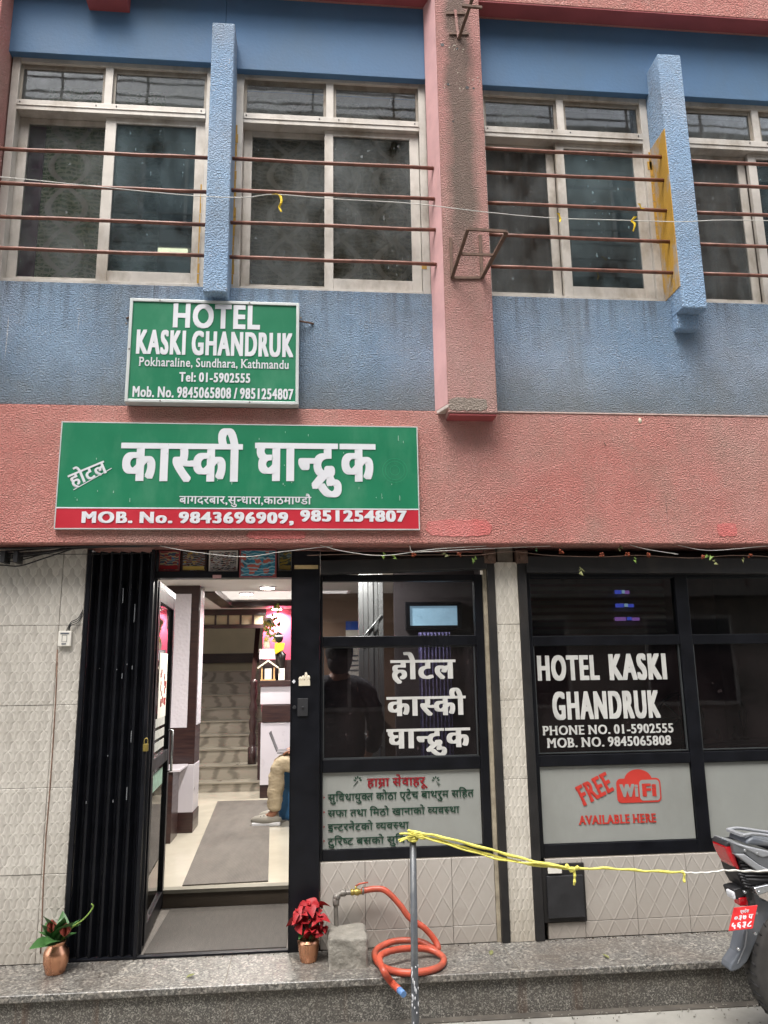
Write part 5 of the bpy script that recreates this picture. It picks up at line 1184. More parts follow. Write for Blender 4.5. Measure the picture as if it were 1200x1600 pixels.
m = MB(); m.add([(-.10, -.13, .019), (-.10, .13, .019), (-.17, .13, .19), (-.17, -.13, .19), (-.107, -.13, .015), (-.107, .13, .015), (-.177, .13, .186), (-.177, -.13, .186)], [(0, 1, 2, 3), (7, 6, 5, 4), (0, 3, 7, 4), (1, 5, 6, 2), (3, 2, 6, 7), (0, 4, 5, 1)]); m.build('screen', M['laptop'], LT, local=True)
a = G(434, 1284, ZF)
SF = empty('armchair', (a.x + .4, a.y + .35, ZF), 'teal blue upholstered armchair partly hidden behind the black door post', 'armchair')
m = MB(); m.box(-.4, .45, -.35, -.18, 0, .56); m.build('arm', M['sofa'], SF, local=True, bevel=.05, seg=4)
m = MB(); m.box(-.28, .45, -.17, .62, .0, .40); m.build('seat', M['sofa'], SF, local=True, bevel=.04, seg=4)
m = MB(); m.box(-.4, .45, .63, .80, 0, .56); m.build('arm', M['sofa'], SF, local=True, bevel=.05, seg=4)
m = MB(); m.box(.46, .62, -.35, .80, 0, .95); m.build('backrest', M['sofa'], SF, local=True, bevel=.05, seg=4)

# ================================================================== cables, garland, wires
def wire_path(pts, Y, r, mat, m=None, seg=6, n=8):
    w = [P(x, y, Y) for x, y in pts]; return spline([(p.x, Y + random.uniform(-.004, .004), p.z) for p in w], n)
CB = empty('cable_bundle', (-1.6, -.1, 2.2), 'bundle of black cables sagging under the beam over the patterned tile wall', 'cables')
paths = [[(-60, 862), (0, 862), (60, 858), (126, 853), (250, 852)], [(-60, 868), (0, 866), (70, 862), (140, 855), (300, 853)], [(-60, 874), (0, 873), (60, 867), (120, 856), (160, 852)], [(-60, 878), (0, 877), (30, 876), (80, 862), (110, 853)],
         [(-60, 884), (0, 883), (30, 884), (70, 872), (128, 853)], [(-60, 866), (0, 864), (45, 864), (100, 866), (240, 864)], [(-60, 871), (0, 870), (50, 866), (110, 858), (190, 853)], [(-60, 858), (0, 857), (80, 855), (160, 853), (280, 851)]]
for k, pth in enumerate(paths):
    m = MB(); m.tube(wire_path(pth, -.03 - .008 * k, 0, None), (.0045, .006, .004, .0035, .004, .002, .005, .007)[k], 6); m.build('cable', M['wire'], CB)
for px in (8, 28):
    c = P(px, 872, -.07); m = MB(); m.box(c.x - .012, c.x + .012, -.11, -.02, c.z - .03, c.z + .035); m.build('clip', M['wire'], CB, bevel=.003)
GL = empty('garland', (1.2, -.12, 2.2), 'dried marigold and leaf garland strung under the beam above the shop windows', 'garland')
m = MB(); gp = wire_path([(480, 868), (560, 866), (610, 868), (680, 867), (740, 868), (800, 862), (860, 868), (940, 870), (1000, 868), (1080, 872), (1150, 868), (1240, 872)], -.12, 0, None, n=10); m.tube(gp, .0018, 5); m.build('string', M['rust'], GL)
rnd = random.Random(11)
def lf(m, c, a, l, w, tilt=.3):
    u = Vector((math.cos(a), tilt * .5, math.sin(a))); v = Vector((-math.sin(a), tilt, math.cos(a))); c = Vector(c)
    P0, P1, P2, P3, P4, P5 = c, c + u * l * .35 + v * w, c + u * l, c + u * l * .35 - v * w, c + u * l * .7 + v * w * .6, c + u * l * .7 - v * w * .6
    m.add([P0, P1, P4, P2, P5, P3, c + u * l * .5 + Vector((0, -.15 * w, 0))], [(0, 1, 6), (1, 4, 6), (4, 2, 6), (2, 5, 6), (5, 3, 6), (3, 0, 6)], True)
for px, py in ((647, 866), (717, 866), (877, 862), (940, 867), (981, 866), (1014, 867), (1172, 868), (1098, 870)):
    c = P(px, py, -.125); m = MB()
    for q in range(9): m.ball((c.x + rnd.uniform(-.012, .012), -.125 + rnd.uniform(-.01, .01), c.z + rnd.uniform(-.010, .010)), .006, None, .006, 6, 4)
    m.build('marigold', M['marigold'], GL)
for px, py, a_, l, mt in ((598, 862, -1.4, .05, 'leaf2'), (612, 868, -.6, .04, 'leaf2'), (742, 868, -1.8, .055, 'leaf2'), (836, 856, -1.2, .03, 'leaf'), (911, 900, 1.9, .06, 'dryleaf'), (990, 870, -1.2, .045, 'leaf2'), (1100, 872, .2, .07, 'leaf2'), (1112, 876, -.5, .05, 'dryleaf'), (969, 862, 1.4, .05, 'dryleaf'), (1160, 870, -1.5, .04, 'dryleaf'), (690, 866, -.2, .05, 'dryleaf')):
    c = P(px, py, -.125); m = MB(); lf(m, (c.x, c.y - rnd.uniform(0, .01), c.z), a_, l, l * .32); m.build('leaf', M[mt], GL)
TH = empty('string_wires', (.8, -.14, 2.2), 'thin pale wires drooping in front of the black shutter boxes', 'wire')
for pth in ([(500, 852), (540, 862), (600, 868), (680, 858), (760, 853)], [(250, 853), (300, 862), (380, 870), (440, 862), (520, 853)], [(984, 851), (1010, 858), (1060, 866)], [(1060, 852), (1110, 860), (1200, 853)], [(640, 852), (645, 862), (668, 862), (760, 857), (860, 853)]):
    m = MB(); m.tube(wire_path(pth, -.135, 0, None), .0018, 4); m.build('wire', M['ropew'], TH)
# line across the upper storey with tied ribbons
UW = empty('overhead_string', (.5, -.33, 4.4), 'thin pale string across the upper windows with three yellow ribbon ties', 'string')
pth = [(-40, 273), (60, 282), (180, 295), (300, 306), (380, 309), (430, 304), (520, 311), (640, 318), (760, 332), (860, 340), (960, 344), (1060, 346), (1130, 344), (1240, 346)]
m = MB(); m.tube(wire_path(pth, -.33, 0, None), .0026, 5); m.build('string', M['ropew'], UW)
for pts in ([(427, 303), (437, 304), (440, 315), (436, 322), (440, 331)], [(872, 333), (876, 340), (875, 347)], [(993, 338), (988, 344), (992, 350), (990, 360)], [(998, 318), (1003, 324), (1006, 326)]):
    m = MB(); c = [P(x, y, -.34) for x, y in pts]; cs = spline([(p.x, -.34 + .01 * (i % 2), p.z) for i, p in enumerate(c)], 4); V_ = []; F_ = []
    for i, p in enumerate(cs):
        w = .008 * (1.2 - i / len(cs) * .6); tw = .7 * math.sin(i * .7); V_ += [(p.x - w * math.cos(tw), p.y - w * math.sin(tw), p.z), (p.x + w * math.cos(tw), p.y + w * math.sin(tw), p.z)]
    F_ = [(2 * i, 2 * i + 1, 2 * i + 3, 2 * i + 2) for i in range(len(cs) - 1)]; m.add(V_, F_); o = m.build('ribbon', M['yellow'], UW); s_ = o.modifiers.new('s', 'SOLIDIFY'); s_.thickness = .003
# steel brackets on the column
def bar3(m, a, b, w=.016, t=.004):
    a, b = Vector(a), Vector(b); d = (b - a).normalized(); s = d.cross(Vector((1, 0, 0))); s = s.normalized() if s.length > .1 else Vector((0, 0, 1)); u = d.cross(s)
    n = len(m.v)
    for p in (a, b):
        for i, j in ((-1, -1), (1, -1), (1, 1), (-1, 1)): m.v.append(tuple(p + u * w * i / 2 * 1.0 + s * t * j * 2))
    for q in ((3, 2, 1, 0), (4, 5, 6, 7), (0, 1, 5, 4), (1, 2, 6, 5), (2, 3, 7, 6), (3, 0, 4, 7)): m.f.append(tuple(n + i for i in q)); m.sm.append(False)
BR = empty('steel_bracket', (.95, YC, 3.9), 'empty rusty angle steel bracket jutting from the column between the window bars', 'bracket')
A0, A1 = P(704, 372, YC - .004), P(706, 434, YC - .004); B0, B1 = P(750, 368, YC - .004), P(753, 434, YC - .004); O0, O1 = P(731, 358, -.52), P(792, 362, -.52)
for a, b2, w in ((A0, A1, .018), (B0, B1, .02), (A1, O0, .02), (B1, O1, .022), (O0, O1, .014), (A1, B1, .010)):
    m = MB(); bar3(m, a, b2, w); m.build('angle_bar', M['rust'], BR)
m = MB(); mid1 = A1.lerp(O0, .5); mid2 = B1.lerp(O1, .5); bar3(m, mid1, mid2, .012); m.build('angle_bar', M['rust'], BR)
BR2 = empty('steel_bracket', (.95, YC, 5.8), 'cut off steel bracket stub near the top of the column', 'bracket')
a0, a1 = P(717, 60, YC - .004), P(740, -8, -.45)
m = MB(); bar3(m, a0, a1, .02); m.build('angle_bar', M['rust'], BR2)
m = MB(); bar3(m, P(722, 9, -.42), P(753, 12, -.42), .016); m.build('angle_bar', M['rust'], BR2)
m = MB(); bar3(m, P(711, 16, YC - .004), P(716, 60, YC - .004), .016); m.build('angle_bar', M['pinkcol'], BR2)
for y_ in (21, 53):
    m = MB(); bar3(m, P(697 + (y_ > 30) * 5, y_, YC - .003), P(727 + (y_ > 30) * 5, y_, YC - .003), .012); m.build('angle_bar', M['rust'], BR2)
# nail and small plaster defects on the beam
m = MB(); c = P(944, 694, YB); m.tube([(c.x, YB, c.z + .01), (c.x - .004, YB - .02, c.z), (c.x + .004, YB - .022, c.z - .02)], .003, 5); tag(m.build('nail', M['rust']), 'bent rusty nail sticking out of the pink beam right of the signs', 'nail')
m = MB(); c = P(1000, 657, YB); m.ball((c.x, YB, c.z), .011, .006, .018, 8, 6); tag(m.build('plaster_blob', M['ceramic']), 'small pale plaster blob near the top edge of the pink beam', 'blob')

# ================================================================== step: pots, block, tap, hose
def leaf_mesh(l, w, fold=.25, droop=.3, n=5):
    m = MB(); V_ = []; F_ = []
    for i in range(n + 1):
        t_ = i / n; ww = w * math.sin(PI * (t_ ** .8)) + .0004; z = -droop * l * t_ * t_
        V_ += [(l * t_, -ww, z + fold * ww), (l * t_, 0, z), (l * t_, ww, z + fold * ww)]
    for i in range(n):
        for j in (0, 1): F_.append((3 * i + j, 3 * i + j + 1, 3 * i + 4 + j, 3 * i + 3 + j))
    m.add(V_, F_, True); return m
def add_leaf(name, mesh_src, mat, parent, loc, az, el, s=1, roll=0):
    o = mesh_src.copy(); COL.objects.link(o); o.parent = parent; o.location = loc; o.rotation_euler = (roll, -el, az); o.scale = (s, s, s); return o
def proto(name, mb, mat, parent, loc, az, el, s=1):
    o = mb.build(name, mat, parent, local=True); o.location = loc; o.rotation_euler = (0, -el, az); o.scale = (s, s, s); return o
p1 = G(81, 1526, 0); FP1 = empty('potted_plant', (p1.x, p1.y + .05, 0.0), 'copper churn pot with dusty pink buds and green leaves in front of the folding gate', 'potted plant')
H1 = P(81, 1470, p1.y + .05).z
R1 = .062; m = MB(); m.lathe([(R1 * .72, 0), (R1 * .78, .004), (R1, H1 * .35), (R1 * 1.02, H1 * .6), (R1 * .95, H1 * .72), (R1 * .66, H1 * .86), (R1 * .64, H1 * .9), (R1 * .78, H1 * .98), (R1 * .78, H1), (R1 * .68, H1 - .002), (R1 * .6, H1 - .03)], (0, 0, 0), 28); pt = m.build('pot', M['copper'], FP1, local=True)
m = MB()
for s_ in (): m.tube(spline([(s_ * R1 * .75, 0, H1 * .9), (s_ * R1 * 1.1, 0, H1 * .88), (s_ * R1 * 1.02, 0, H1 * .7)], 5), .005, 6)
rnd = random.Random(5); L1 = leaf_mesh(.13, .030)
pl = proto('leaf', L1, M['leaf'], FP1, (0, 0, H1 - .01), .2, .9)
for k in range(16): add_leaf('leaf', pl, None, FP1, (rnd.uniform(-.02, .02), rnd.uniform(-.02, .02), H1 - .01), rnd.uniform(0, 6.28), rnd.uniform(.35, 1.3), rnd.uniform(.8, 1.4), rnd.uniform(-.5, .5))
m = MB(); m.tube(spline([(.02, 0, H1), (.07, -.01, H1 + .06), (.13, -.01, H1 + .10), (.17, 0, H1 + .15), (.16, 0, H1 + .17)], 5), .004, 5); m.build('tendril', M['leaf2'], FP1, local=True)
for bx, bz in ((-.025, .075), (.045, .055)):
    for k in range(7):
        m = leaf_mesh(.06, .024, .7, -.35); o = m.build('bud_petal', M['bud'], FP1, local=True); o.location = (bx, -.03, H1 + bz - .03); o.rotation_euler = (0, -1.25 - .1 * (k % 2), k * .9)
p2 = G(482, 1507, 0); FP2 = empty('potted_plant', (p2.x, p2.y + .05, 0.0), 'copper pot of crimson poinsettia standing against the black door post', 'potted plant')
H2 = P(482, 1467, p2.y + .05).z; R2 = .056
m = MB(); m.lathe([(R2 * .74, 0), (R2 * .78, .004), (R2 * .95, H2 * .5), (R2 * 1.02, H2 * .8), (R2 * 1.04, H2 * .93), (R2 * .86, H2 * .95), (R2 * .9, H2), (R2 * .8, H2 - .01)], (0, 0, 0), 28); m.build('pot', M['copper'], FP2, local=True)
m = MB(); m.lathe([(.001, 0), (R2 * .8, 0), (R2 * .82, -.004)], (0, 0, H2 - .012), 18); m.build('soil', pm('dark_soil', '#2f241b', .95, var=.3, vs=40, bump=.8), FP2, local=True)
pl2 = proto('bract', leaf_mesh(.075, .034, .45, .5), M['petal'], FP2, (0, 0, H2 + .08), .2, .3)
gl2 = proto('leaf', leaf_mesh(.09, .03, .3, .35), M['leaf'], FP2, (0, 0, H2 + .04), 1.2, .1)
for hx, hy, hz_, nn in ((-.045, -.02, .085, 9), (.055, -.03, .105, 10), (-.01, .0, .155, 10), (.01, -.05, .05, 9), (.05, .03, .15, 7), (-.04, -.03, .13, 7), (.06, -.02, .055, 7)):
    for k in range(nn): add_leaf('bract', pl2, None, FP2, (hx + rnd.uniform(-.01, .01), hy, H2 + hz_ + rnd.uniform(-.01, .01)), k * 6.28 / nn + rnd.uniform(-.4, .4) , rnd.uniform(-.6, .7), rnd.uniform(.5, .9), rnd.uniform(-.9, .9))
for k in range(9): add_leaf('leaf', gl2, None, FP2, (rnd.uniform(-.03, .03), rnd.uniform(-.03, .03), H2 + rnd.uniform(.02, .12)), rnd.uniform(0, 6.28), rnd.uniform(-.1, .9), rnd.uniform(.8, 1.2))
m = MB()
for hx, hy, hz_ in ((-.045, -.02, .075), (.055, -.03, .095), (-.02, .02, .14), (.01, -.05, .03)): m.tube([(0, 0, H2 - .02), (hx, hy, H2 + hz_)], .004, 5)
m.build('stem', M['leaf'], FP2, local=True)

# rough concrete block round the stand pipe
a = G(513, 1515, 0); b2 = G(576, 1513, 0); hB = P(545, 1466, a.y).z
bx0, bx1, by0 = a.x, b2.x, (a.y + b2.y) / 2
m = MB(); N = 7
def blk(u, v, w):
    X = bx0 + (bx1 - bx0) * u; Y_ = by0 + (.24) * v; Z_ = hB * w
    k = math.sin(u * 9 + w * 7) * .004 + math.sin(v * 11 + u * 5) * .004; tp = 1 - .04 * w
    cx_ = (bx0 + bx1) / 2; return (cx_ + (X - cx_) * tp + k, Y_ + k, Z_ + k * .6 * (w > .5))
def grid(fn):
    V_ = [fn(i / N, j / N) for j in range(N + 1) for i in range(N + 1)]; m.add(V_, [(j * (N + 1) + i, j * (N + 1) + i + 1, (j + 1) * (N + 1) + i + 1, (j + 1) * (N + 1) + i) for j in range(N) for i in range(N)], True)
grid(lambda s, t: blk(s, 0, t)); grid(lambda s, t: blk(s, t, 1)); grid(lambda s, t: blk(0, 1 - s, t)); grid(lambda s, t: blk(1, s, t)); grid(lambda s, t: blk(1 - s, 1, t))
o = m.build('concrete_block', M['lintel_conc']); 
bmod = o.modifiers.new('w', 'WELD'); bmod.merge_threshold = .0005; bv = o.modifiers.new('b', 'BEVEL'); bv.width = .012; bv.segments = 3; bv.limit_method = 'ANGLE'
tag(o, 'rough grey concrete block on the step round the foot of the water pipe', 'block')
WT = empty('water_tap', ((bx0 + bx1) / 2, -.06, 0), 'galvanised stand pipe with a brass ball valve and red lever', 'tap')
yv = -.07; e0 = P(526, 1457, yv); e1 = P(525, 1402, yv); v0 = P(551, 1394, yv); v1 = P(566, 1392, yv)
m = MB(); m.tube(spline([(e0.x, yv, e0.z - .04), (e1.x, yv, (e0.z + e1.z) / 2), (e1.x, yv, e1.z - .02), (e1.x + .012, yv, e1.z + .008), (e1.x + .04, yv, v0.z - .003), (v0.x, yv, v0.z)], 5), .0125, 10); m.build('pipe', M['galv'], WT)
m = MB(); m.lathe([(.017, 0), (.019, .01), (.019, .03), (.017, .035)], (e1.x, yv, e1.z - .04), 10); m.ball((e1.x + .004, yv, e1.z), .021, None, None, 10, 8); m.lathe([(.016, 0), (.018, .006), (.018, .022), (.016, .03)], (e1.x + .025, yv, v0.z - .002), 10, 'x'); m.build('elbow', M['galv'], WT)
m = MB(); m.lathe([(.012, -.012), (.017, -.008), (.017, .006), (.013, .01), (.018, .018), (.019, .03), (.013, .04), (.014, .055)], (v0.x, yv, v0.z), 10, 'x'); m.lathe([(.006, 0), (.006, .03)], (v0.x + .018, yv, v0.z), 8); m.build('valve', M['brass'], WT)
m = MB(); q0 = (v0.x + .018, yv, v0.z + .03); q1 = P(562, 1380, yv); q2 = P(575, 1378, yv); m.tube([q0, (q1.x, yv - .01, q1.z), (q2.x, yv - .01, q2.z)], .0048, 6); m.build('lever', M['hose'], WT)
HS2 = empty('garden_hose', (.45, -.25, 0), 'orange rubber hose running from the valve and coiled on the step, blue at its end', 'hose')
rh = .0165
pts = [(v1.x - .005, yv, v1.z), (P(585, 1389, yv).x, yv, P(585, 1389, yv).z), (P(603, 1392, -.08).x, -.08, P(603, 1392, -.08).z), (P(625, 1414, -.10).x, -.10, P(625, 1414, -.10).z), (P(640, 1434, -.12).x, -.12, P(640, 1434, -.12).z), (P(663, 1450, -.14).x, -.14, P(663, 1450, -.14).z), (P(680, 1470, -.15).x, -.15, P(680, 1470, -.15).z)]
g0 = G(683, 1484, .03); pts.append((g0.x, g0.y, .03))
for px, py, z in ((640, 1492, .020), (600, 1496, .02), (588, 1500, .02)): pass
def gp_(px, py, z): g_ = G(px, py, z); return (g_.x, g_.y, z)
pts += [gp_(655, 1471, .05), gp_(615, 1471, .05), gp_(586, 1487, .03), gp_(597, 1510, .018), gp_(635, 1520, .018), gp_(682, 1513, .018), gp_(693, 1497, .018), gp_(668, 1483, .04), gp_(625, 1483, .07), gp_(594, 1494, .065)]
gx = Vector(gp_(600, 1518, .045)); pts += [tuple(gx), (P(611, 1534, -.43).x, -.43, P(611, 1534, -.43).z), (P(624, 1547, -.50).x, -.50, P(624, 1547, -.50).z)]
m = MB(); sp_ = spline(pts, 7); m.tube(sp_, rh, 12); m.build('tube', M['hose'], HS2)
e = sp_[-1]; d = (sp_[-1] - sp_[-3]).normalized(); m = MB(); m.tube([e - d * .005, e + d * .045], [rh * .98, rh * .9], 12); m.build('end_piece', M['hoseblue'], HS2)
m = MB(); m.lathe([(rh + .001, -.006), (rh + .004, -.004), (rh + .004, .004), (rh + .001, .006)], (v1.x + .004, yv, v1.z), 12, 'x'); m.build('clamp', M['galv'], HS2)

# ================================================================== pole and yellow rope in the street
yp = -1.0; pt_, pb_ = P(645, 1306, yp), P(649, 1600, yp)
xb_ = pb_.x + (pb_.x - pt_.x) * (.2 + pb_.z) / (pt_.z - pb_.z)
PL = empty('pole', (xb_, yp, -.205), 'thin dark steel pole standing in the street in front of the hose', 'pole')
m = MB(); m.tube([(pt_.x, yp, pt_.z), (pb_.x, yp, pb_.z), (xb_, yp, -.21)], [.0145, .0165, .0185], 12); m.build('shaft', M['poletop'], PL)
m = MB(); m.lathe([(.05, 0), (.045, .02), (.022, .03)], (xb_, yp, -.205), 14); m.build('foot', M['galv'], PL)
m = MB(); rnd = random.Random(9)
for k in range(30):
    z = rnd.uniform(-.15, .15) + .1; w = rnd.uniform(-2.6, -.5); X = pt_.x + (xb_ - pt_.x) * (pt_.z - z) / (pt_.z + .2); m.ball((X + .0155 * math.cos(w), yp + .0155 * math.sin(w), z), .003, .003, rnd.uniform(.004, .014), 6, 4)
m.build('paint_speck', M['white'], PL, kind='stuff')
RP = empty('yellow_rope', (pt_.x, yp, pt_.z), 'yellow plastic rope knotted on the pole and stretched right past the motorbike', 'rope')
def Yat(px): return yp + (px - 645) / 555 * (-.12)
def rp(pts, r, mat, name='strand', off=0):
    m = MB(); w = [P(x, y, Yat(x) + off) for x, y in pts]; sp2 = spline([tuple(p) for p in w], 10)
    tw = [Vector(p) + Vector((0, math.sin(i * .9) * .0015, math.cos(i * .9) * .0015)) for i, p in enumerate(sp2)]; m.tube(tw, [r * (1 + .18 * math.sin(i * .8)) for i in range(len(tw))], 7); return m.build(name, M[mat], RP)
rp([(646, 1300), (690, 1308), (760, 1326), (830, 1345), (895, 1357)], .0062, 'rope', off=-.02)
rp([(648, 1303), (700, 1317), (760, 1334), (820, 1349), (890, 1357), (950, 1357), (1010, 1361), (1068, 1363)], .0055, 'rope', off=-.012)
rp([(648, 1304), (720, 1326), (790, 1345), (850, 1350), (896, 1358)], .0035, 'rope', off=-.025)
rp([(1066, 1363), (1085, 1364), (1110, 1363), (1135, 1360), (1165, 1361), (1200, 1361), (1260, 1360)], .0042, 'ropew', off=-.012)
rp([(886, 1356), (896, 1358), (898, 1370), (897, 1383)], .006, 'rope', 'tied_end', off=-.02); rp([(1066, 1362), (1069, 1366), (1069, 1379)], .0055, 'rope', 'tied_end', off=-.02); rp([(885, 1352), (893, 1360), (904, 1354)], .0075, 'rope', 'knot', off=-.02)
m = MB()
for k in range(5): z = pt_.z - .012 + k * .0075; m.tube([(pt_.x + .02 * math.cos(w), yp + .02 * math.sin(w), z + .006 * math.sin(w + k)) for w in [2 * PI * i / 16 for i in range(16)]], .0055, 6, closed=True)
m.build('knot', M['rope'], RP)
for k in range(7):
    m = MB(); a_ = rnd.uniform(-.4, .5); m.tube(spline([(pt_.x, yp - .02, pt_.z + .005), (pt_.x - .03, yp - .03, pt_.z + .006 + a_ * .03), (pt_.x - .055 - rnd.uniform(0, .015), yp - .03 + rnd.uniform(-.01, .01), pt_.z + a_ * .05)], 4), [.004] * 8 + [.0025], 5); m.build('frayed_end', M['rope'], RP)
for k in range(4):
    m = MB(); m.tube(spline([(pt_.x, yp - .022, pt_.z + .01), (pt_.x + .02 + k * .004, yp - .028, pt_.z + .018 - k * .008), (pt_.x + .05, yp - .022, pt_.z + .0 - k * .003)], 4), .0045, 6); m.build('knot', M['rope'], RP)

# ================================================================== motorbike at the right edge
BY = -.80
g = P(1262, 1500, BY); WX = g.x; RWH = .30
MBK = empty('motorbike', (WX, BY, -.205), 'grey motorbike with red tail light and red number plate at the right edge', 'motorbike')
def bp(px, py, dy=0.0): p = P(px, py, BY + dy); return (p.x, p.z)
def z6(x, y): return (1040 + x / 6.156, 1280 + y / 6.156)
def poly6(pts, dy=0): return [bp(*z6(x, y), dy) for x, y in pts]
def bprism(name, pts, mat, y0, y1, bevel=.006, parent=MBK, label=None):
    m = MB(); m.prism(poly6(pts, y0), BY + y0, BY + y1); return m.build(name, M[mat], parent, bevel=bevel, seg=3, label=label)
def wheel(cx, name='wheel'):
    c = Vector((cx, BY, -.205 + RWH)); m = MB()
    prof = [(RWH - .07, -.05), (RWH - .03, -.066), (RWH - .012, -.055), (RWH - .002, -.03), (RWH, 0), (RWH - .002, .03), (RWH - .012, .055), (RWH - .03, .066), (RWH - .07, .05)]
    m.lathe(prof, c, 48, 'y'); ty = m.build('wheel', M['tyre'], MBK)
    for k in range(36):
        w = 2 * PI * k / 36; mm_ = MB(); 
    m = MB()
    for k in range(40):
        for s_ in (-1, 1):
            w = 2 * PI * (k + (.5 if s_ > 0 else 0)) / 40; w2 = w + .07
            for (wa, ya, wb, yb) in ((w, .006 * s_, w2, .052 * s_),):
                ra, rb = RWH + .0015, RWH - .010
                m.tube([(c.x + ra * math.cos(wa), BY + ya, c.z + ra * math.sin(wa)), (c.x + (RWH - .001) * math.cos((wa + wb) / 2), BY + (ya + yb) / 2, c.z + (RWH - .001) * math.sin((wa + wb) / 2)), (c.x + rb * math.cos(wb), BY + yb, c.z + rb * math.sin(wb))], .0035, 4)
    m.build('tread', M['dark'], ty, kind='stuff')
    m = MB(); m.lathe([(RWH - .09, -.035), (RWH - .065, -.045), (RWH - .065, .045), (RWH - .09, .035)], c, 40, 'y'); m.lathe([(.04, -.06), (.045, -.04), (.045, .04), (.04, .06)], c, 20, 'y')
    for k in range(5):
        w = 2 * PI * k / 5; m.tube([(c.x + .04 * math.cos(w), BY, c.z + .04 * math.sin(w)), (c.x + (RWH - .08) * math.cos(w), BY, c.z + (RWH - .08) * math.sin(w))], [.022, .014], 8)
    m.build('rim', M['dark'], ty)
    m = MB(); m.lathe([(.11, -.062), (.11, -.058)], c, 28, 'y'); m.build('brake_disc', M['chrome'], ty); return c
cr_ = wheel(WX); cf_ = wheel(WX + 1.34)
bprism('tail_cap', [(590, 222), (640, 225), (645, 262), (575, 262)], 'dark', -.066, .066)
tlg = bprism('tail_light', [(572, 263), (640, 258), (722, 490), (690, 496), (640, 420), (595, 330)], 'redlens', -.064, .064, .008)
bprism('tail_panel', [(640, 228), (990, 330), (1400, 420), (1400, 560), (985, 500), (900, 440), (760, 330), (665, 335)], 'grey2', -.09, .09)
bprism('tail_panel', [(640, 226), (985, 306), (1100, 340), (935, 372)], 'grey1', -.094, .094)
bprism('side_blade', [(665, 336), (760, 336), (905, 440), (985, 480), (1300, 600), (1300, 640), (985, 512), (880, 500)], 'grey1', -.097, .097)
bprism('under_tail', [(668, 455), (690, 500), (724, 494), (690, 350), (985, 515), (1300, 640), (1300, 700), (985, 620), (750, 645), (760, 665), (715, 590), (690, 520)], 'dark', -.066, .066)
for k in range(7):
    m = MB(); x0, y0_ = 700 + k * 12, 375 + k * 34; x1, y1_ = 760 + k * 50, 368 + k * 36; a, b2 = bp(*z6(x0, y0_), -.08), bp(*z6(x1 + 20, y1_), -.08)
    m.tube([(a[0], BY - .08, a[1]), (b2[0], BY - .08, b2[1])], .005, 6); m.build('cooling_rib', M['dark'], MBK)
for k in range(5):
    a, b2 = bp(*z6(690 + k * 14, 520 + k * 30), -.068), bp(*z6(760 + k * 14, 540 + k * 28), -.068); m = MB(); m.tube([(a[0], BY - .078, a[1]), (b2[0], BY - .078, b2[1])], .005, 6); m.build('cooling_rib', M['dark'], MBK)
m = MB(); gr = [bp(*z6(x, y), 0) for x, y in ((665, 128), (720, 118), (785, 114), (985, 142), (1200, 175))]
for s_ in (-.07, .07): m.tube(spline([(q[0], BY + s_, q[1]) for q in gr], 5), .008, 8)
m.box(gr[0][0] - .006, gr[0][0] + .02, BY - .07, BY + .07, gr[0][1] - .008, gr[0][1] + .005); m.build('grab_rail', M['grey1'], MBK, bevel=.002)
bprism('pillion_seat', [(780, 245), (790, 205), (840, 172), (985, 208), (1300, 260), (1700, 330), (1700, 420), (985, 262)], 'grey3', -.085, .085, .02)
m = MB(); a, b2 = bp(*z6(505, 172)), bp(*z6(600, 218)); m.tube([(a[0], BY - .03, a[1]), (b2[0], BY - .03, b2[1])], .004, 6); m.build('tail_spike', M['grey3'], MBK)
bprism('plate_bracket', [(650, 680), (720, 660), (830, 650), (840, 780), (790, 800), (770, 740), (690, 780)], 'dark', -.05, .05)
bprism('indicator', [(640, 702), (668, 700), (682, 770), (660, 780), (645, 740)], 'white', -.12, -.06, .006)
bprism('reflector', [(706, 760), (800, 750), (810, 832), (720, 838)], 'redlens', -.055, .0, .004)
bprism('fender', [(815, 600), (930, 780), (985, 790), (1060, 860), (1000, 1020), (880, 1170), (790, 1370), (720, 1440), (640, 1474), (615, 1450), (630, 1395), (700, 1290), (750, 1060), (830, 1000), (860, 820)], 'grey3', -.035, .05, .012)
bprism('fender_edge', [(780, 1060), (790, 1090), (770, 1230), (700, 1390), (690, 1390), (760, 1220)], 'grey1', -.038, -.036, .0005)
bprism('swing_arm_cover', [(850, 660), (985, 630), (1120, 640), (1100, 720), (985, 704), (890, 738)], 'chrome', -.09, -.02, .006)
# number plate, tilted
PXs = [z6(x, y) for x, y in ((655, 850), (885, 825), (835, 1050), (605, 1075))]
pv = [P(PXs[0][0], PXs[0][1], BY - .07), P(PXs[1][0], PXs[1][1], BY - .10), P(PXs[2][0], PXs[2][1], BY - .12), P(PXs[3][0], PXs[3][1], BY - .09)]
ux = (pv[1] - pv[0]); uz = (pv[0] - pv[3]); nn_ = ux.cross(uz).normalized(); nn_ = nn_ if nn_.y < 0 else -nn_
m = MB(); V_ = [tuple(p) for p in (pv[3], pv[3] + ux, pv[0] + ux, pv[0])]; V_ += [tuple(Vector(p) - nn_ * .004) for p in V_]; m.add(V_, [(0, 1, 2, 3), (7, 6, 5, 4), (0, 4, 5, 1), (1, 5, 6, 2), (2, 6, 7, 3), (3, 7, 4, 0)]); npl = m.build('number_plate', M['platered'], MBK, bevel=.001)
fr = lambda X, Z, d: tuple(pv[3] + ux * X + uz * Z + nn_ * (.0012 - d))
text('प्रदेश', M['white'], npl, 0, .32, .68, .72, .84, smear=.03, vs_=.01, frame=fr, n=2)
text('०३७ प', M['white'], npl, 0, .13, .90, .43, .62, smear=.06, vs_=.02, frame=fr, n=2)
text('५६३८', M['white'], npl, 0, .08, .92, .09, .32, smear=.06, vs_=.02, frame=fr, n=2)
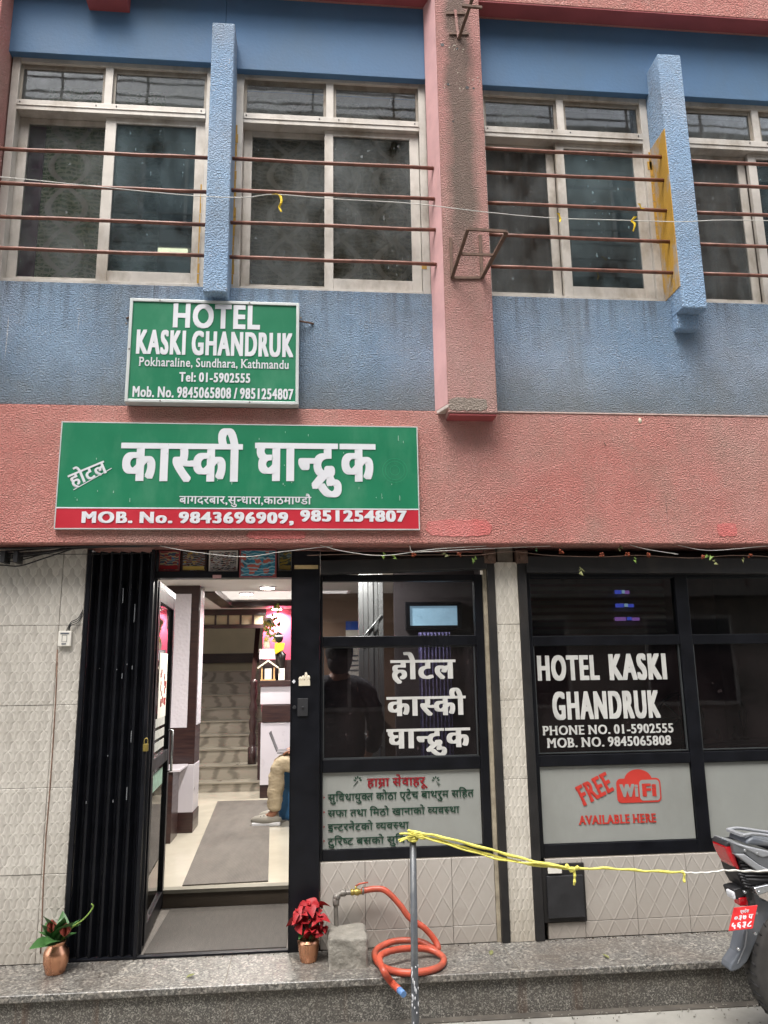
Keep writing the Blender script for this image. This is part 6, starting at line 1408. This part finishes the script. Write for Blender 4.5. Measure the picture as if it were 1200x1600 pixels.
# the rest of the bike, beyond the frame
def lp(x, z): return (WX + x, -.205 + z)
def lprism(name, pts, mat, hw, bevel=.02): m = MB(); m.prism([lp(*p) for p in pts], BY - hw, BY + hw); return m.build(name, M[mat], MBK, bevel=bevel, seg=3)
lprism('rider_seat', [(.12, .74), (.50, .72), (.55, .78), (.40, .80), (.15, .84)], 'dark', .12)
lprism('fuel_tank', [(.50, .72), (.55, .90), (.72, .98), (.92, .95), (1.02, .80), (.75, .68)], 'grey2', .13, .04)
lprism('engine', [(.40, .28), (.42, .55), (.78, .60), (.90, .42), (.80, .25)], 'dark', .11)
lprism('front_cowl', [(1.0, .72), (1.02, .98), (1.12, 1.05), (1.28, .90), (1.22, .74)], 'grey1', .09)
lprism('front_fender', [(1.14, .58), (1.22, .64), (1.40, .65), (1.52, .58), (1.40, .625), (1.22, .61)], 'grey2', .06, .003)
m = MB(); m.ball((WX + 1.26, BY, -.205 + .86), .05, .07, .06, 14, 10); m.build('headlight', M['chrome'], MBK)
m = MB()
for s_ in (-.075, .075): m.tube([(WX + 1.34, BY + s_, -.205 + .3), (WX + 1.08, BY + s_, -.205 + .98)], .018, 10)
m.build('fork', M['dark'], MBK)
m = MB(); m.tube(spline([(WX + .92, BY - .34, -.205 + 1.0), (WX + 1.03, BY - .15, -.205 + 1.03), (WX + 1.05, BY, -.205 + 1.02), (WX + 1.03, BY + .15, -.205 + 1.03), (WX + .92, BY + .34, -.205 + 1.0)], 5), .013, 8); m.build('handlebar', M['dark'], MBK)
m = MB()
for s_ in (-.085, .085): m.tube([(WX, BY + s_, -.205 + .3), (WX + .48, BY + s_, -.205 + .40)], .018, 8); m.tube([(WX + .42, BY + s_ * .8, -.205 + .4), (WX + .15, BY + s_ * .8, -.205 + .70), (WX + .6, BY + s_ * .8, -.205 + .76)], .014, 8)
m.tube([(WX + .9, BY, -.205 + .45), (WX + 1.08, BY, -.205 + .85)], .02, 8); m.build('bike_frame', M['dark'], MBK)
m = MB(); m.tube([(WX - .02, BY - .14, -.205 + .36), (WX + .25, BY - .14, -.205 + .30), (WX + .7, BY - .12, -.205 + .24)], [.045, .04, .022], 12); m.build('exhaust', M['chrome'], MBK)
m = MB(); m.tube([(WX + .40, BY - .10, -.205 + .28), (WX + .34, BY - .24, -.205 + .005)], .010, 8); m.box(WX + .31, WX + .37, BY - .26, BY - .22, -.204, -.195); m.build('side_stand', M['dark'], MBK)

# grab details on the bike: bolts, cable, dust streaks
m = MB()
for x, y in ((760, 300), (880, 330), (760, 700), (900, 700), (870, 900), (860, 1100), (700, 1250)):
    q = bp(*z6(x, y), -.09); m.lathe([(.006, -.006), (.006, .01)], (q[0], BY - .09, q[1]), 8, 'y')
m.build('bolt', M['chrome'], MBK, kind='stuff')
m = MB(); c_ = [bp(*z6(x, y), -.06) for x, y in ((800, 640), (770, 720), (790, 800), (780, 850))]; m.tube(spline([(q[0], BY - .07, q[1]) for q in c_], 5), .004, 6); m.build('cable', M['wire'], MBK)
# joints, chips and litter along the step and gutter
m = MB()
for X in (-2.9, -.42, 1.05, 2.55, 4.1):
    yn = -.385 - (X - XL) / (XR - XL) * .08; m.box(X - .0015, X + .0015, yn - .001, -.002, -.02, .0012)
m.build('slab_joint', M['grout'], step)
rnd = random.Random(21); m = MB()
for k in range(420):
    X = rnd.uniform(-2.2, 3.2); yy_ = -.445 - abs(rnd.gauss(0, .05)) if rnd.random() < .7 else rnd.uniform(-1.6, -.5); m.ball((X, yy_, -.199 + rnd.uniform(0, .003)), rnd.uniform(.002, .007), rnd.uniform(.002, .007), rnd.uniform(.001, .004), 5, 3)
m.build('gutter_grit', M['lintel_conc'], kind='stuff')
m = MB()
for k in range(120):
    X = rnd.uniform(-1.6, 2.6); m.ball((X, -.012 - abs(rnd.gauss(0, .012)), .001), rnd.uniform(.002, .006), rnd.uniform(.002, .004), .002, 5, 3)
m.build('step_dirt', pm('brown_dirt', '#4a3d30', .95, var=.3), kind='stuff')
for k, (X, Yq, a_, lab) in enumerate(((-.62, -.30, .4, 'dry curled leaf lying on the step in front of the entrance'), (1.55, -.33, 2.1, 'small dry leaf on the step below the wifi panel'), (.95, -.20, 1.2, 'brown dry leaf on the step near the foot of the tiled pillar'))):
    o = leaf_mesh(.045, .012, .6, -.3).build('dry_leaf', M['dryleaf'], local=True, label=lab, cat='leaf'); o.location = (X, Yq, .002); o.rotation_euler = (.1, .05, a_)
